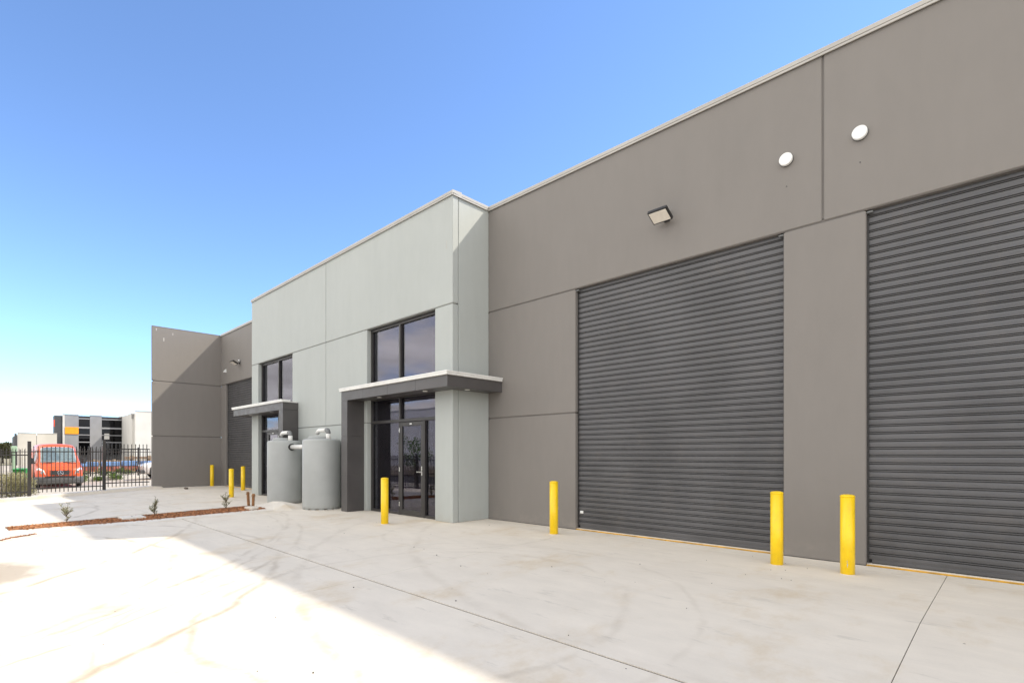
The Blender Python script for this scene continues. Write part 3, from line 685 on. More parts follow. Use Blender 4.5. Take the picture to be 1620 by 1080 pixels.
# ------------------------------------------------------------------ fences
PK_H = 1.72
def picket_mesh(h):
    m = MB(); r = .0125
    m.box(-r, r, -r, r, 0, h - .09)
    m.add([(-r * .75, -r * .75, h - .09), (r * .75, -r * .75, h - .09), (r * .75, r * .75, h - .09), (-r * .75, r * .75, h - .09),
           (-r * 1.3, -r * 1.3, h - .05), (r * 1.3, -r * 1.3, h - .05), (r * 1.3, r * 1.3, h - .05), (-r * 1.3, r * 1.3, h - .05), (0, 0, h)],
          [(0, 1, 5, 4), (1, 2, 6, 5), (2, 3, 7, 6), (3, 0, 4, 7), (4, 5, 8), (5, 6, 8), (6, 7, 8), (7, 4, 8)])
    return m.mesh('picket', m_fence)
pk_me = picket_mesh(PK_H)
def fence(lab, axis, fixed, stops, zf, group=None, postw=.075, pitch=.118, thick=None, first_post=True):
    p0 = stops[0]
    t = thing('picket_fence', lab, 'fence', (fixed, p0, zf(p0)) if axis == 'n' else (p0, fixed, zf(p0)), 0, group)
    base = t.location.copy()
    def at(s, z): return ((0, s - p0, z - base.z) if axis == 'n' else (s - p0, 0, z - base.z))
    for i, s in enumerate(stops):
        if i == 0 and not first_post: continue
        w = postw * (1.0 if not thick or s not in thick else 1.35)
        zb = zf(s); zt = max(zf(stops[max(i - 1, 0)]), zf(s)) + PK_H + .13
        m = MB().box(-w / 2, w / 2, -w / 2, w / 2, -.06, zt - zb, .004)
        p = m.build('post', m_fence, t, at(s, zb))
        MB().box(-w / 2 - .004, w / 2 + .004, -w / 2 - .004, w / 2 + .004, zt - zb + .0005, zt - zb + .02, .004).build('post_cap', m_fence, p)
    for i in range(len(stops) - 1):
        a, b = stops[i], stops[i + 1]; zb = max(zf(a), zf(b)) * .5 + min(zf(a), zf(b)) * .5 + .06
        for hz in (.16, PK_H - .22):
            m = MB(); lo, hi = min(a, b) + postw / 2, max(a, b) - postw / 2
            L = hi - lo
            if axis == 'n': m.box(-.02, .02, 0, L, -.02, .02, .003)
            else: m.box(0, L, -.02, .02, -.02, .02, .003)
            m.build('rail', m_fence, t, at(lo, zb + hz))
        k = int(round((abs(b - a) - postw) / pitch))
        for q in range(1, k):
            s = min(a, b) + (max(a, b) - min(a, b)) * q / k
            inst('picket', pk_me, t, at(s, zb))
    return t
zk = lambda n: zdrive(n) + .108
fence('black picket fence on the pale kerb running out from the end wall', 'n', -25.78, [5.19, 3.66, 1.50, -.66], zk, 'black picket fences', first_post=False, thick=(3.66, 1.5))
zf2 = lambda n: -.02
fence('black picket fence on a low white kerb beyond the orange van', 'n', -42.2, [12.8, 10.3, 7.8, 5.3, 2.8, .3, -2.2], zf2, 'black picket fences', pitch=.125)
zf3 = lambda u: -.42
fence('black picket fence along the street verge', 'u', -.8, [-8.4, -10.8, -13.2, -15.6, -18, -20.4, -22.8, -25.7], zf3, 'black picket fences')
m_wkerb = M_basic('white_block_wall', (.6, .58, .54), .8, 0, .12, 1.5, .2, 30, dirt=.3)
tag(MB().box(-42.42, -41.98, -2.6, 14, -.62, -.018, .01).build('retaining_kerb', m_wkerb), kind='structure')
tag(MB().box(-28.6, -28.25, -1.8, 4.2, -.7, zlot(1) + .16, .02).build('lot_kerb', m_wkerb), kind='structure')

# ------------------------------------------------------------------ shrubs, weeds, trees
def foliage(n, clumps, w, l, rnd, up=.4):
    m = MB()
    for k in range(n):
        c, r = clumps[k % len(clumps)]
        d = Vector((rnd.gauss(0, 1), rnd.gauss(0, 1), rnd.gauss(0, 1))).normalized() * r * (rnd.random() ** .38)
        p = Vector(c) + Vector((d.x, d.y, d.z * .85))
        if p.z < .02: p.z = .02 + rnd.random() * .1
        leaf_quad(m, p, Vector((d.x / r + rnd.gauss(0, .5), d.y / r + rnd.gauss(0, .5), up + d.z / r + rnd.gauss(0, .4))), w * rnd.uniform(.7, 1.3), l * rnd.uniform(.7, 1.3), rnd.random() * 3)
    return m
def shrub(name, loc, rx, ry, h, mat, lab, cat, n, w, l, seed, group=None):
    rnd = random.Random(seed); t = thing(name, lab, cat, loc, 0, group)
    cl = []
    for k in range(14):
        a = rnd.random() * 6.28; q = rnd.random() ** .5
        cl.append(((math.cos(a) * rx * q * .75, math.sin(a) * ry * q * .75, h * rnd.uniform(.25, .72)), h * rnd.uniform(.2, .36)))
    foliage(n, cl, w, l, rnd).build('foliage', mat, t)
    st = MB()
    for c, r in cl[:6]: st.tube([(0, 0, -.08), (c[0] * .5, c[1] * .5, c[2] * .5), c], [.018, .012, .006], 6)
    st.build('stem', m_bark, t)
shrub('hedge_shrub', (-29.4, 1.35, zlot(1.3)), .6, .8, 1.3, m_leaf2, 'pale yellow-green shrub behind the picket fence beside the orange van', 'shrub', 5200, .035, .075, 11, 'pale shrubs behind the fence')
shrub('hedge_shrub', (-29.3, .25, zlot(.2)), .6, .8, 1.25, m_leaf2, 'pale yellow-green shrub behind the fence, away from the van', 'shrub', 4600, .035, .075, 12, 'pale shrubs behind the fence')
shrub('hedge_shrub', (-29.3, -.9, zlot(-.9)), .55, .75, 1.0, m_leaf2, 'pale yellow-green shrub at the street end of the fence', 'shrub', 3200, .035, .075, 13, 'pale shrubs behind the fence')
wl_ = [(-41.6, 4.75, .42, 'bright green weed clump at the white kerb nearest the orange van'), (-41.7, 5.7, .3, 'small green weed clump on the white kerb'), (-42.9, 6.1, .55, 'green weeds behind the far picket fence'),
       (-41.7, 6.55, .4, 'dull green weed clump before the low white kerb'), (-42.9, 7.2, .6, 'taller yellow-green weeds behind the far fence post'), (-42.8, 4.9, .5, 'green weeds behind the far fence near the van')]
for k, (u, n, h, lab) in enumerate(wl_):
    shrub('weed_clump', (u, n, zlot(n) if u > -42 else -.1), h * .9, h * 1.1, h, m_leaf3, lab, 'weeds', 520, .04, .11, 30 + k, 'weeds by the far fence')
def tree(loc, h, rx, lab, seed, n=2600):
    rnd = random.Random(seed); t = thing('gum_tree', lab, 'tree', loc, 0, 'far trees')
    cl = []
    for k in range(22):
        a = rnd.random() * 6.28; q = rnd.random() ** .5
        cl.append(((math.cos(a) * rx * q, math.sin(a) * rx * q, h * rnd.uniform(.38, .86)), h * rnd.uniform(.10, .19)))
    foliage(n, cl, .34, .5, rnd, .1).build('crown', m_leaf4, t)
    st = MB().tube([(0, 0, -.2), (.1, 0, h * .25), (0, .1, h * .5)], [.28, .2, .12], 8)
    for c, r in cl[:9]: st.tube([(.1, 0, h * .25), (c[0] * .5, c[1] * .5, h * .4), c], [.14, .09, .03], 6)
    st.build('trunk', m_bark, t)
# (camera-right, depth) -> ground position, for things known only by bearing and size
def bear(px, Z): X = (px - 810) / 828 * Z; return (.7195 * X - .6945 * Z, .6945 * X + .7195 * Z)
for k, (px, Z, h, lab) in enumerate(((-30, 118, 4.6, 'dark olive tree farthest from the cream warehouse'), (4, 122, 4.9, 'dark olive tree at the edge of the cream warehouse'), (19, 130, 4.5, 'low olive tree close against the cream warehouse wall'),
                                     (-90, 110, 5.2, 'broad olive tree away from the cream warehouse'))):
    x, y = bear(px, Z); tree((x, y, -.74), h, 2.6, lab, 50 + k)
hl = MB(); K = 40
for i in range(K + 1):
    a = -1100 + 2200 * i / K
    hh = 14 + 9 * math.sin(i * .9) + 6 * math.sin(i * .37 + 1)
    x, y = bear(60, 900); hl.v += [(x - 40, y + a, -1), (x - 90, y + a, hh * .62), (x - 160, y + a, hh), (x - 420, y + a, -1)]
for i in range(K):
    for j in range(3): hl.f.append([i * 4 + j, (i + 1) * 4 + j, (i + 1) * 4 + j + 1, i * 4 + j + 1]); hl.smooth.append(True)
tag(hl.build('distant_hill', M_basic('hazy_scrub', (.12, .14, .13), .95, 0, .3, .02)), kind='structure')

# ------------------------------------------------------------------ far buildings
m_gpanel = M_basic('grey_wall_panel', (.27, .27, .285), .7, 0, .06, .6)
m_dpanel = M_basic('charcoal_wall_panel', (.06, .06, .065), .7)
m_cream = M_basic('cream_tilt_panel', (.56, .52, .46), .8, 0, .06, .4)
m_pale = M_basic('pale_tilt_panel', (.60, .58, .55), .8, 0, .05, .4)
m_orange = M_basic('orange_panel', (.9, .33, .01), .5)
m_red = M_basic('red_sign', (.75, .08, .03), .5)
m_wing = M_glass('dark_window_glass', (.06, .06, .07), (.6, .6, .65), .02, .3)
UB = -130.
def nb(px, u=UB):
    dx = (px - 810) / 828; tt = u / (.7195 * dx - .6945); return tt * (.6945 * dx + .7195), tt
def zb(px, y, u=UB): n, tt = nb(px, u); return 1.4 + (718 - y) / 828 * tt
ob = thing('office_building', 'grey two-storey office with dark window bays and an orange wall panel', 'building', (UB, nb(157)[0], -.74))
zt = zb(102, 655.5)
def fb(px0, px1, y0, y1, mat, name, d0=0, d1=.3, parent=None, pxr=102):
    n0, n1 = nb(px0)[0], nb(px1)[0]
    z0 = max(-.74, zb(pxr, y0)); z1 = zb(pxr, y1)
    return MB().box(UB + d0, UB - d1, n0, n1, z0, z1).build(name, mat, parent or ob, world=True)
fb(102.4, 124.4, 900, 655.5, m_gpanel, 'wall_panel'); fb(142.3, 161, 900, 655.5, m_gpanel, 'wall_panel'); fb(195.3, 212, 900, 655.5, m_gpanel, 'wall_panel')
fb(99, 102.3, 900, 655.2, m_pale, 'corner_pier', .05); fb(102.6, 124.2, 686, 675, m_orange, 'orange_panel', .12, -.0005)
for a, b in ((124.5, 142.2), (161.1, 195.2)):
    w = fb(a, b, 720, 656.3, m_dpanel, 'window', -.15, .4)
    for y0, y1 in ((661.6, 660.2), (676.6, 674), (687.6, 686.3), (699.3, 697.8)): fb(a, b, y0, y1, m_gpanel, 'transom', -.02, .14, w)
    for y0, y1 in ((673.9, 661.7), (686.2, 676.7), (697.7, 687.7), (719, 699.4)):
        fb(a + .15, b - .15, y0, y1, m_wing, 'pane', -.08, .12, w)
fb(195.3, 212, 655.4, 654.8, m_cap, 'roof_capping', .1, .5); fb(99, 195.2, 655.1, 654.2, m_cap, 'roof_capping', .1, .5)
n0 = nb(99)[0]
MB().box(UB - 14, UB - .31, n0, nb(212)[0], -.74, zt - .3).build('rear_block', m_dpanel, ob, world=True)
MB().box(UB - 3.2, UB - .1, n0 - 1.1, n0 - .02, -.74, zt - .2).build('side_fin', m_dpanel, ob, world=True)
MB().box(UB - .6, UB - .095, n0 - 1.25, n0 - 1.11, zb(99, 675), zb(99, 664)).build('sign_blade', m_red, ob, world=True)
fb(165, 173, 693.5, 684, m_pale, 'window_poster', -.05, .068)
# cream shed
def tilt(lab, px0, px1, ytop, pxr, u, mat, side, jpx):
    t = thing('tilt_panel_building', lab, 'building', (u, nb((px0 + px1) / 2, u)[0], -.74)); z1 = 1.4 + (718 - ytop) / 828 * nb(pxr, u)[1]
    ed = [px0] + jpx + [px1]
    for a, b in zip(ed[:-1], ed[1:]): MB().box(u, u - .25, nb(a, u)[0] + .03, nb(b, u)[0] - .03, -.74, z1).build('wall_panel', mat, t, world=True)
    n0, n1 = nb(px0, u)[0], nb(px1, u)[0]
    MB().box(u - 16, u - .26, n0, n1, -.74, z1 - .35).build('rear_block', side, t, world=True)
    MB().box(u - .3, u + .06, n0, n1, z1 + .002, z1 + .09).build('roof_capping', m_cap, t, world=True)
    return t, z1
tl, z1 = tilt('low cream concrete warehouse beside the grey office', 27, 90.5, 684.5, 27, -127., m_cream, m_dpanel, [58])
MB().box(-127.2, -126.8, nb(22.5, -127)[0], nb(26.5, -127)[0], -.74, z1 - .1).build('return_wall', m_dpanel, tl, world=True)
MB().box(-152, -150, nb(20, -150)[0], nb(22.6, -150)[0], z1 - 1.6, z1 - .6).build('roof_plant', m_dpanel, tl, world=True)
tr, z1 = tilt('pale concrete building standing before the grey office', 213.5, 262, 650, 214, -118., m_pale, m_pale, [])
MB().box(-122.5, -119, nb(207, -120)[0], nb(213, -120)[0], -.74, z1 - .35).build('return_wall', m_pale, tr, world=True)
for k in range(3): MB().box(-118.98, -118.90, nb(208 + 2 * k, -119)[0], nb(208.7 + 2 * k, -119)[0], z1 - 1.4, z1 - .45).build('louvre', m_dpanel, tr, world=True)
# warehouse over the street (seen mirrored in the glass)
ow = thing('street_warehouse', 'pale concrete warehouse with a dark shutter over the street', 'building', (-30, -25, -.74))
for k in range(7):
    a = -66 + 9.2 * k
    if k in (3,):
        MB().box(a + .02, a + 2.4, -25.2, -25, -.74, 6.9).build('wall_panel', m_pale, ow, world=True); MB().box(a + 6.8, a + 9.18, -25.2, -25, -.74, 6.9).build('wall_panel', m_pale, ow, world=True)
        MB().box(a + 2.41, a + 6.79, -25.2, -25, 4.3, 6.9).build('wall_panel', m_pale, ow, world=True)
        sd = MB().box(a + 2.41, a + 6.79, -25.28, -25.18, -.74, 4.29).build('roller_door', m_clad, ow, world=True)
        for q in range(16): MB().box(a + 2.5, a + 6.7, -25.178, -25.15, -.7 + q * .31, -.7 + q * .31 + .26).build('slat', m_clad, sd, world=True)
    else: MB().box(a + .02, a + 9.18, -25.2, -25, -.74, 6.9).build('wall_panel', m_pale, ow, world=True)
MB().box(-66, -1.6, -25.3, -24.95, 6.902, 7.05).build('roof_capping', m_cap, ow, world=True)
MB().box(-66, -1.6, -45, -25.31, -.74, 6.6).build('rear_block', m_pale, ow, world=True)
for k, (u, n, h) in enumerate(((-24, -3.2, 3.2), (-31, -3.3, 3.6))):
    rnd = random.Random(90 + k); t = thing('street_tree', 'young street tree on the verge, ' + ('by the fence end' if k == 0 else 'beyond the fence end'), 'tree', (u, n, -.74), 0, 'street trees')
    cl = [((rnd.gauss(0, .35), rnd.gauss(0, .35), h * rnd.uniform(.5, .95)), .38) for q in range(9)]
    foliage(900, cl, .06, .12, rnd).build('crown', m_leaf3, t); MB().tube([(0, 0, -.1), (.03, 0, h * .5), (0, 0, h * .85)], [.04, .03, .012], 8).build('trunk', m_bark, t)

# ------------------------------------------------------------------ orange van
m_vor = M_basic('orange_van_paint', (.70, .095, .02), .38, 0, .05, 1.5, coat=.2, dirt=.15, dirtc=(.45, .2, .1))
m_vbump = M_basic('grey_bumper_plastic', (.085, .083, .082), .6, 0, .15, 4)
m_vglass = M_glass('windscreen_glass', (.7, .75, .74), (.9, .95, .95), .12, .5)
m_chrome = M_basic('chrome', (.7, .7, .7), .15, 1)
m_head = M_basic('headlight_lens', (.75, .74, .72), .12, 0, .06, 14, coat=.8)
m_dark = M_basic('cabin_dark', (.02, .02, .022), .8)
m_shade = M_basic('folded_sunshade', (.42, .45, .44), .6, 0, .2, 9)
m_seat = M_basic('cabin_seat', (.3, .3, .31), .8)
m_tyre = M_basic('tyre_rubber', (.02, .019, .018), .85, 0, .2, 20)
m_rim = M_basic('wheel_rim', (.38, .38, .38), .35, .6)
def wheel(parent, x, y, r, w, side):
    ty = MB().lathe([(r * .62, -w / 2), (r * .93, -w / 2), (r, -w / 2 + .03), (r, w / 2 - .03), (r * .93, w / 2), (r * .62, w / 2)], 32, (0, 0, 0), 'X').build('wheel', m_tyre, parent, (x, y, r))
    rm = MB().lathe([(r * .615, -w * .42), (r * .615, w * .42)], 28, (0, 0, 0), 'X')
    rm.lathe([(r * .2, w * .421), (r * .2, w * .47)], 16, (0, 0, 0), 'X'); rm.lathe([(r * .2, -w * .47), (r * .2, -w * .421)], 16, (0, 0, 0), 'X')
    for k in range(6):
        a = k * math.pi / 3
        for s in (-1, 1): rm.obox((s * w * .43, math.cos(a) * r * .4, math.sin(a) * r * .4), (.02, r * .16, r * .16), (a, 0, 0))
    rm.build('rim', m_rim, ty)
    return ty
def loft(name, secs, mat, parent, closed_ends=True):
    m = MB(); nn = len(secs[0])
    for s in secs: m.v += s
    for i in range(len(secs) - 1):
        for j in range(nn): m.f.append([i * nn + j, i * nn + (j + 1) % nn, (i + 1) * nn + (j + 1) % nn, (i + 1) * nn + j]); m.smooth.append(True)
    m.f.append(list(range(nn))); m.f.append([(len(secs) - 1) * nn + j for j in range(nn)]); m.smooth += [False, False]
    return m.build(name, mat, parent)
def van(loc, rz):
    t = thing('van', 'bright orange cargo van facing the picket fence, grey lower bumper', 'van', loc, rz)
    # sections: y, half width, bottom, belt height, belt half width, top, top half width
    S = [(0.00, .70, .34, .80, .66, .98, .45), (.05, .84, .30, .86, .80, 1.05, .62), (.16, .93, .28, .92, .88, 1.14, .74), (.40, .975, .28, 1.02, .94, 1.25, .80),
         (.72, .985, .28, 1.20, .955, 1.36, .82), (.95, .99, .28, 1.25, .965, 1.62, .80), (1.30, .99, .28, 1.28, .97, 2.00, .775), (1.58, .99, .28, 1.28, .97, 2.24, .76), (1.80, .99, .28, 1.28, .97, 2.35, .77),
         (2.3, .99, .28, 1.28, .97, 2.40, .80), (4.9, .99, .28, 1.28, .97, 2.42, .80), (5.2, .97, .32, 1.28, .95, 2.40, .77), (5.26, .94, .4, 1.28, .92, 2.32, .72)]
    def half(q):
        y, w, zb_, zm, wm, zt_, wt = q
        d = zt_ - zm
        return [(0, zb_), (w * .8, zb_), (w * .96, zb_ + .06), (w, zb_ + .22), (w, (zb_ + .22 + zm) / 2), (wm, zm), (wm + (wt - wm) * .55, zm + d * .55), (wt + .03 * (wm - wt) / .2, zm + d * .80), (wt * .93, zm + d * .92), (wt * .72, zm + d * .975), (wt * .35, zt_), (0, zt_ + .008)]
    secs = []
    for q in S:
        h = half(q); secs.append([(x, q[0], z) for x, z in h] + [(-x, q[0], z) for x, z in h[-2:0:-1]])
    body = loft('body', secs, m_vor, t)
    NP = len(secs[0])
    def sp(i, j):
        i = max(0, min(len(secs) - 1.001, i)); a = int(i); fi = i - a; jj = int(math.floor(j)); fj = j - jj
        g = lambda p, q: Vector(secs[p][q % NP])
        p = g(a, jj).lerp(g(a, jj + 1), fj).lerp(g(a + 1, jj).lerp(g(a + 1, jj + 1), fj), fi); return p
    def patch(name, i0, i1, j0, j1, mat, off, parent=t, ni=6, nj=10, thick=.02):
        m = MB(); grid = []
        for a in range(ni + 1):
            for b in range(nj + 1):
                i = i0 + (i1 - i0) * a / ni; j = j0 + (j1 - j0) * b / nj; p = sp(i, j)
                du = sp(i + .05, j) - sp(i - .05, j); dv = sp(i, j + .05) - sp(i, j - .05); nrm = du.cross(dv)
                nrm = nrm.normalized() if nrm.length > 1e-9 else Vector((0, -1, 0))
                ctr = Vector((0, 2.6, 1.1))
                if nrm.dot(p - ctr) < 0: nrm = -nrm
                grid.append((p + nrm * off, p - nrm * thick))
        W = nj + 1; m.v += [tuple(g_[0]) for g_ in grid]; K = len(grid); m.v += [tuple(g_[1]) for g_ in grid]
        for a in range(ni):
            for b in range(nj):
                q = a * W + b; m.f.append([q, q + 1, q + W + 1, q + W]); m.smooth.append(True)
        for a in range(ni):
            for q in ((a * W), (a * W + nj)): m.f.append([q, q + W, K + q + W, K + q]); m.smooth.append(False)
        for b in range(nj):
            for q in (b, ni * W + b): m.f.append([q, q + 1, K + q + 1, K + q]); m.smooth.append(False)
        return m.build(name, mat, parent)
    # half() index: 5 belt .. 11 top centre; mirrored 11..17
    ws = patch('windscreen', 4.12, 6.8, 8.15, 13.85, m_vglass, .012, ni=8, nj=16, thick=-.004)
    patch('windscreen_shade', 4.05, 6.9, 8.05, 13.95, m_shade, .006, ws, 8, 16, .01)
    for s, (a, b) in enumerate(((5.25, 6.9), (15.1, 16.75))):
        patch('side_window', 5.3, 8.6, a + .1, b, m_vglass, .012, t)
    # bumper wraps the nose
    def band(name, z0, z1, off, mat, y_end, wx=1.0):
        m = MB(); pl = [(-.985, y_end), (-.985, .42), (-.94, .17), (-.85, .05), (-.62, -.02), (-.3, -.045), (0, -.05)]; pl = pl + [(-x, y) for x, y in pl[-2::-1]]
        for k, (x, y) in enumerate(pl):
            l = Vector((x, (y - .6) if abs(x) < .98 else 0, 0)).normalized() * off
            for zz, o in ((z0, -.03), (z0 + (z1 - z0) * .25, 0), (z0 + (z1 - z0) * .8, .0), (z1, -.025)):
                m.v.append((x + l.x * (1 + o / max(off, .01)), y + l.y * (1 + o / max(off, .01)), zz))
            m.v.append((x * .93, y + .07, z1)); m.v.append((x * .93, y + .07, z0))
        for k in range(len(pl) - 1):
            for j in range(6): m.f.append([k * 6 + j, (k + 1) * 6 + j, (k + 1) * 6 + (j + 1) % 6, k * 6 + (j + 1) % 6]); m.smooth.append(j < 3)
        for k in (0, len(pl) - 1): m.f.append([k * 6 + j for j in range(6)]); m.smooth.append(False)
        return m.build(name, mat, t)
    bp = band('bumper', .24, .63, .03, m_vbump, .62)
    MB().box(-.62, .62, -.088, -.05, .60, .655, .01).build('lower_intake', m_dark, bp)
    MB().box(-.9, .9, -.083, -.078, .40, .412).build('bumper_crease', m_rubber, bp)
    # grille
    gp = []
    for x in range(-6, 7):
        xx = x / 6 * .60; gp.append(xx)
    gl = MB(); yf = lambda x: -.035 + .16 * (abs(x) / .7) ** 2.4
    def strip(m, z0f, z1f, off, d=.05):
        o = len(m.v)
        for xx in gp:
            k = abs(xx) / .6
            z0 = z0f + .05 * k; z1 = z1f + .03 * k - (z1f - z0f) * 0
            m.v += [(xx, yf(xx) - off, z0), (xx, yf(xx) - off, max(z1, z0 + .01)), (xx, yf(xx) - off + d, max(z1, z0 + .01)), (xx, yf(xx) - off + d, z0)]
        for k in range(len(gp) - 1):
            for j in range(4): m.f.append([o + k * 4 + j, o + k * 4 + (j + 1) % 4, o + (k + 1) * 4 + (j + 1) % 4, o + (k + 1) * 4 + j]); m.smooth.append(False)
        for k in (0, len(gp) - 1): m.f.append([o + k * 4 + j for j in range(4)]); m.smooth.append(False)
    strip(gl, .70, .93, .0, .1); gr_ = gl.build('grille', m_dark, t)
    for k in range(3):
        m = MB(); strip(m, .725 + .068 * k, .765 + .068 * k, .02); m.build('grille_bar', m_vbump, gr_)
    for z0 in (.675, .935):
        m = MB(); strip(m, z0, z0 + .022, .022); m.build('grille_surround', m_vor, gr_)
    em = MB(); cz = .83; cy = -.075
    em.tube([(math.cos(a) * .115, cy, cz + math.sin(a) * .115) for a in [2 * math.pi * k / 28 for k in range(29)]], .012, 6, False)
    for k in range(3):
        a = R(90 + 120 * k); em.add([(math.cos(a) * .112, cy, cz + math.sin(a) * .112), (math.cos(a + 1.05) * .025, cy, cz + math.sin(a + 1.05) * .025), (0, cy - .022, cz), (math.cos(a - 1.05) * .025, cy, cz + math.sin(a - 1.05) * .025)], [(0, 1, 2), (0, 2, 3)])
    em.build('emblem', m_chrome, gr_)
    for s in (-1, 1):
        hd = MB(); poly = [(.58, .73), (.88, .72), (.93, .84), (.93, 1.05), (.84, 1.10), (.66, .97)]
        yl = lambda x: -.03 + .42 * max(0, (x - .45) / .5) ** 2.2
        f0 = [(s * x, yl(x) - .028, z) for x, z in poly]; f1 = [(s * x, yl(x) + .1, z) for x, z in poly]; nn = len(poly)
        cx = sum(x for x, z in poly) / nn; cz2 = sum(z for x, z in poly) / nn
        hd.add(f0 + f1 + [(s * cx, yl(cx) - .055, cz2)], [[nn * 2, k, (k + 1) % nn] for k in range(nn)] + [[k, (k + 1) % nn, nn + (k + 1) % nn, nn + k] for k in range(nn)], True)
        h_ = hd.build('headlight', m_head, t)
        MB().lathe([(.075, 0), (.075, -.012)], 18, (s * .72, yl(.72) - .05, .85), 'Y').build('lamp_reflector', m_chrome, h_)
        MB().box(s * 1.0, s * 1.18, .86, 1.0, 1.30, 1.62, .03).build('mirror', m_rubber, t)
        MB().tube([(s * .95, .98, 1.34), (s * 1.06, .93, 1.38)], .03, 8).build('mirror_arm', m_rubber, t)
        # wiper and bonnet vent slot
        MB().tube([(s * .18, .70, 1.375), (s * .62, .755, 1.42)], .012, 6).build('wiper', m_rubber, t)
        MB().obox((s * .52, .615, 1.333), (.36, .05, .02), (R(18), s * R(3), 0)).build('bonnet_vent', m_rubber, t)
        for y in (.98, 4.25): wheel(t, s * .86, y, .345, .22, s)
        MB().prism([(.50, .30), (.50, .60), (.62, .80), (.85, .92), (1.12, .92), (1.35, .80), (1.47, .60), (1.47, .30)], s * .80, s * 1.0, 'X').build('wheel_arch', m_rubber, t)
    # cab interior
    ci = MB()
    for s in (-1, 1): ci.box(s * .2, s * .62, 1.75, 1.9, .9, 1.62, .05); ci.box(s * .3, s * .52, 1.76, 1.88, 1.66, 1.86, .04)
    ci.build('seat', m_seat, t)
    return t
x, y = bear(95.5, 28.0)
dirv = Vector((-x, -y, 0)).normalized()          # towards the camera
van((x, y, zlot(y)), math.atan2(dirv.x, -dirv.y) + R(5))

# ------------------------------------------------------------------ white ute at the end wall, bins, stored goods
m_wpaint = M_basic('white_car_paint', (.72, .68, .66), .3, 0, .04, 2, coat=.5)
def ute(loc, rz):
    t = thing('ute', 'white utility truck partly hidden behind the end wall', 'ute', loc, rz)
    S = [(0, .72, .42, .84), (.08, .86, .38, .95), (.35, .90, .36, 1.06), (1.35, .90, .36, 1.14), (1.45, .90, .36, 1.18), (2.1, .90, .36, 1.72), (2.5, .90, .36, 1.76), (3.3, .90, .36, 1.74), (3.42, .90, .36, 1.2), (3.5, .9, .36, 1.1)]
    secs = []
    for y, w, zb_, zt_ in S:
        h = [(0, zb_), (w * .9, zb_), (w, zb_ + .15), (w, .95 if zt_ > .96 else zt_ - .12), (w * (.96 if zt_ < 1.3 else .80), zt_ - .08), (w * .7, zt_ - .005), (0, zt_ + .01)]
        secs.append([(x, y, z) for x, z in h] + [(-x, y, z) for x, z in h[-2:0:-1]])
    loft('body', secs, m_wpaint, t)
    tr_ = MB().box(-.92, .92, 3.52, 5.3, .72, .82, .01)
    for a in ((-.92, -.88, 3.52, 5.3), (.88, .92, 3.52, 5.3), (-.88, .88, 3.52, 3.56), (-.88, .88, 5.26, 5.3)): tr_.box(*a, .8205, 1.12)
    tr_.build('tray', m_wpaint, t)
    MB().box(-.66, .66, 3.52, 5.3, .5, .715, .01).build('chassis', m_black, t)
    MB().box(-.9, .9, -.12, .16, .40, .62, .05).build('bumper', m_vbump, t)
    bb = MB()
    for s in (-1, 1): bb.tube([(s * .5, -.14, .5), (s * .5, -.2, .95), (s * .35, -.17, 1.1), (0, -.17, 1.12)], .03, 8)
    bb.build('bull_bar', m_black, t)
    rk = MB()
    for y in (2.3, 3.1): rk.tube([(-.8, y, 1.78), (-.8, y, 1.95), (.8, y, 1.95), (.8, y, 1.78)], .022, 8)
    for s in (-.7, -.3, .1, .5): rk.tube([(s, 2.0, 1.975), (s, 5.2, 1.975)], .022, 8)
    for y in (5.1,): rk.tube([(-.85, y, 1.1), (-.85, y, 1.95), (.85, y, 1.95), (.85, y, 1.1)], .025, 8)
    rk.build('roof_rack', m_black, t)
    for s in (-1, 1):
        MB().add([(s * .912, 1.75, 1.2), (s * .912, 3.2, 1.2), (s * .80, 3.15, 1.62), (s * .80, 2.15, 1.62), (s * .88, 1.75, 1.2), (s * .88, 3.2, 1.2), (s * .76, 3.15, 1.62), (s * .76, 2.15, 1.62)], [(0, 1, 2, 3), (4, 7, 6, 5), (0, 4, 5, 1), (1, 5, 6, 2), (2, 6, 7, 3), (3, 7, 4, 0)]).build('side_window', m_vglass, t)
        MB().box(s * .6, s * .87, -.02, .06, .78, .93, .02).build('headlight', m_head, t)
        for y in (.85, 4.2):
            wheel(t, s * .86, y, .38, .25, s)
        MB().prism([(.36, .38), (.4, .75), (.6, .93), (1.1, .93), (1.3, .75), (1.34, .38)], s * .70, s * .935, 'X').build('wheel_arch', m_rubber, t)
    MB().add([(-.78, 1.50, 1.2), (.78, 1.50, 1.2), (.66, 2.07, 1.7), (-.66, 2.07, 1.7), (-.78, 1.55, 1.17), (.78, 1.55, 1.17), (.66, 2.11, 1.67), (-.66, 2.11, 1.67)], [(0, 1, 2, 3), (4, 7, 6, 5), (0, 4, 5, 1), (1, 5, 6, 2), (2, 6, 7, 3), (3, 7, 4, 0)]).build('windscreen', m_vglass, t)
    return t
x, y = bear(222, 33)
ute((x, y, zlot(y)), R(-4))
m_gbin = M_basic('green_bin_plastic', (.03, .30, .045), .45)
x, y = bear(34.5, 31.5)
t = thing('wheelie_bin', 'bright green wheelie bin between the pale shrubs and the far fence', 'bin', (x, y, zlot(y)), R(60))
MB().add([(-.22, -.26, .06), (.22, -.26, .06), (.22, .22, .06), (-.22, .22, .06), (-.28, -.34, .95), (.28, -.34, .95), (.28, .30, .95), (-.28, .30, .95)], [(0, 1, 2, 3), (4, 7, 6, 5), (0, 4, 5, 1), (1, 5, 6, 2), (2, 6, 7, 3), (3, 7, 4, 0)]).build('body', m_gbin, t)
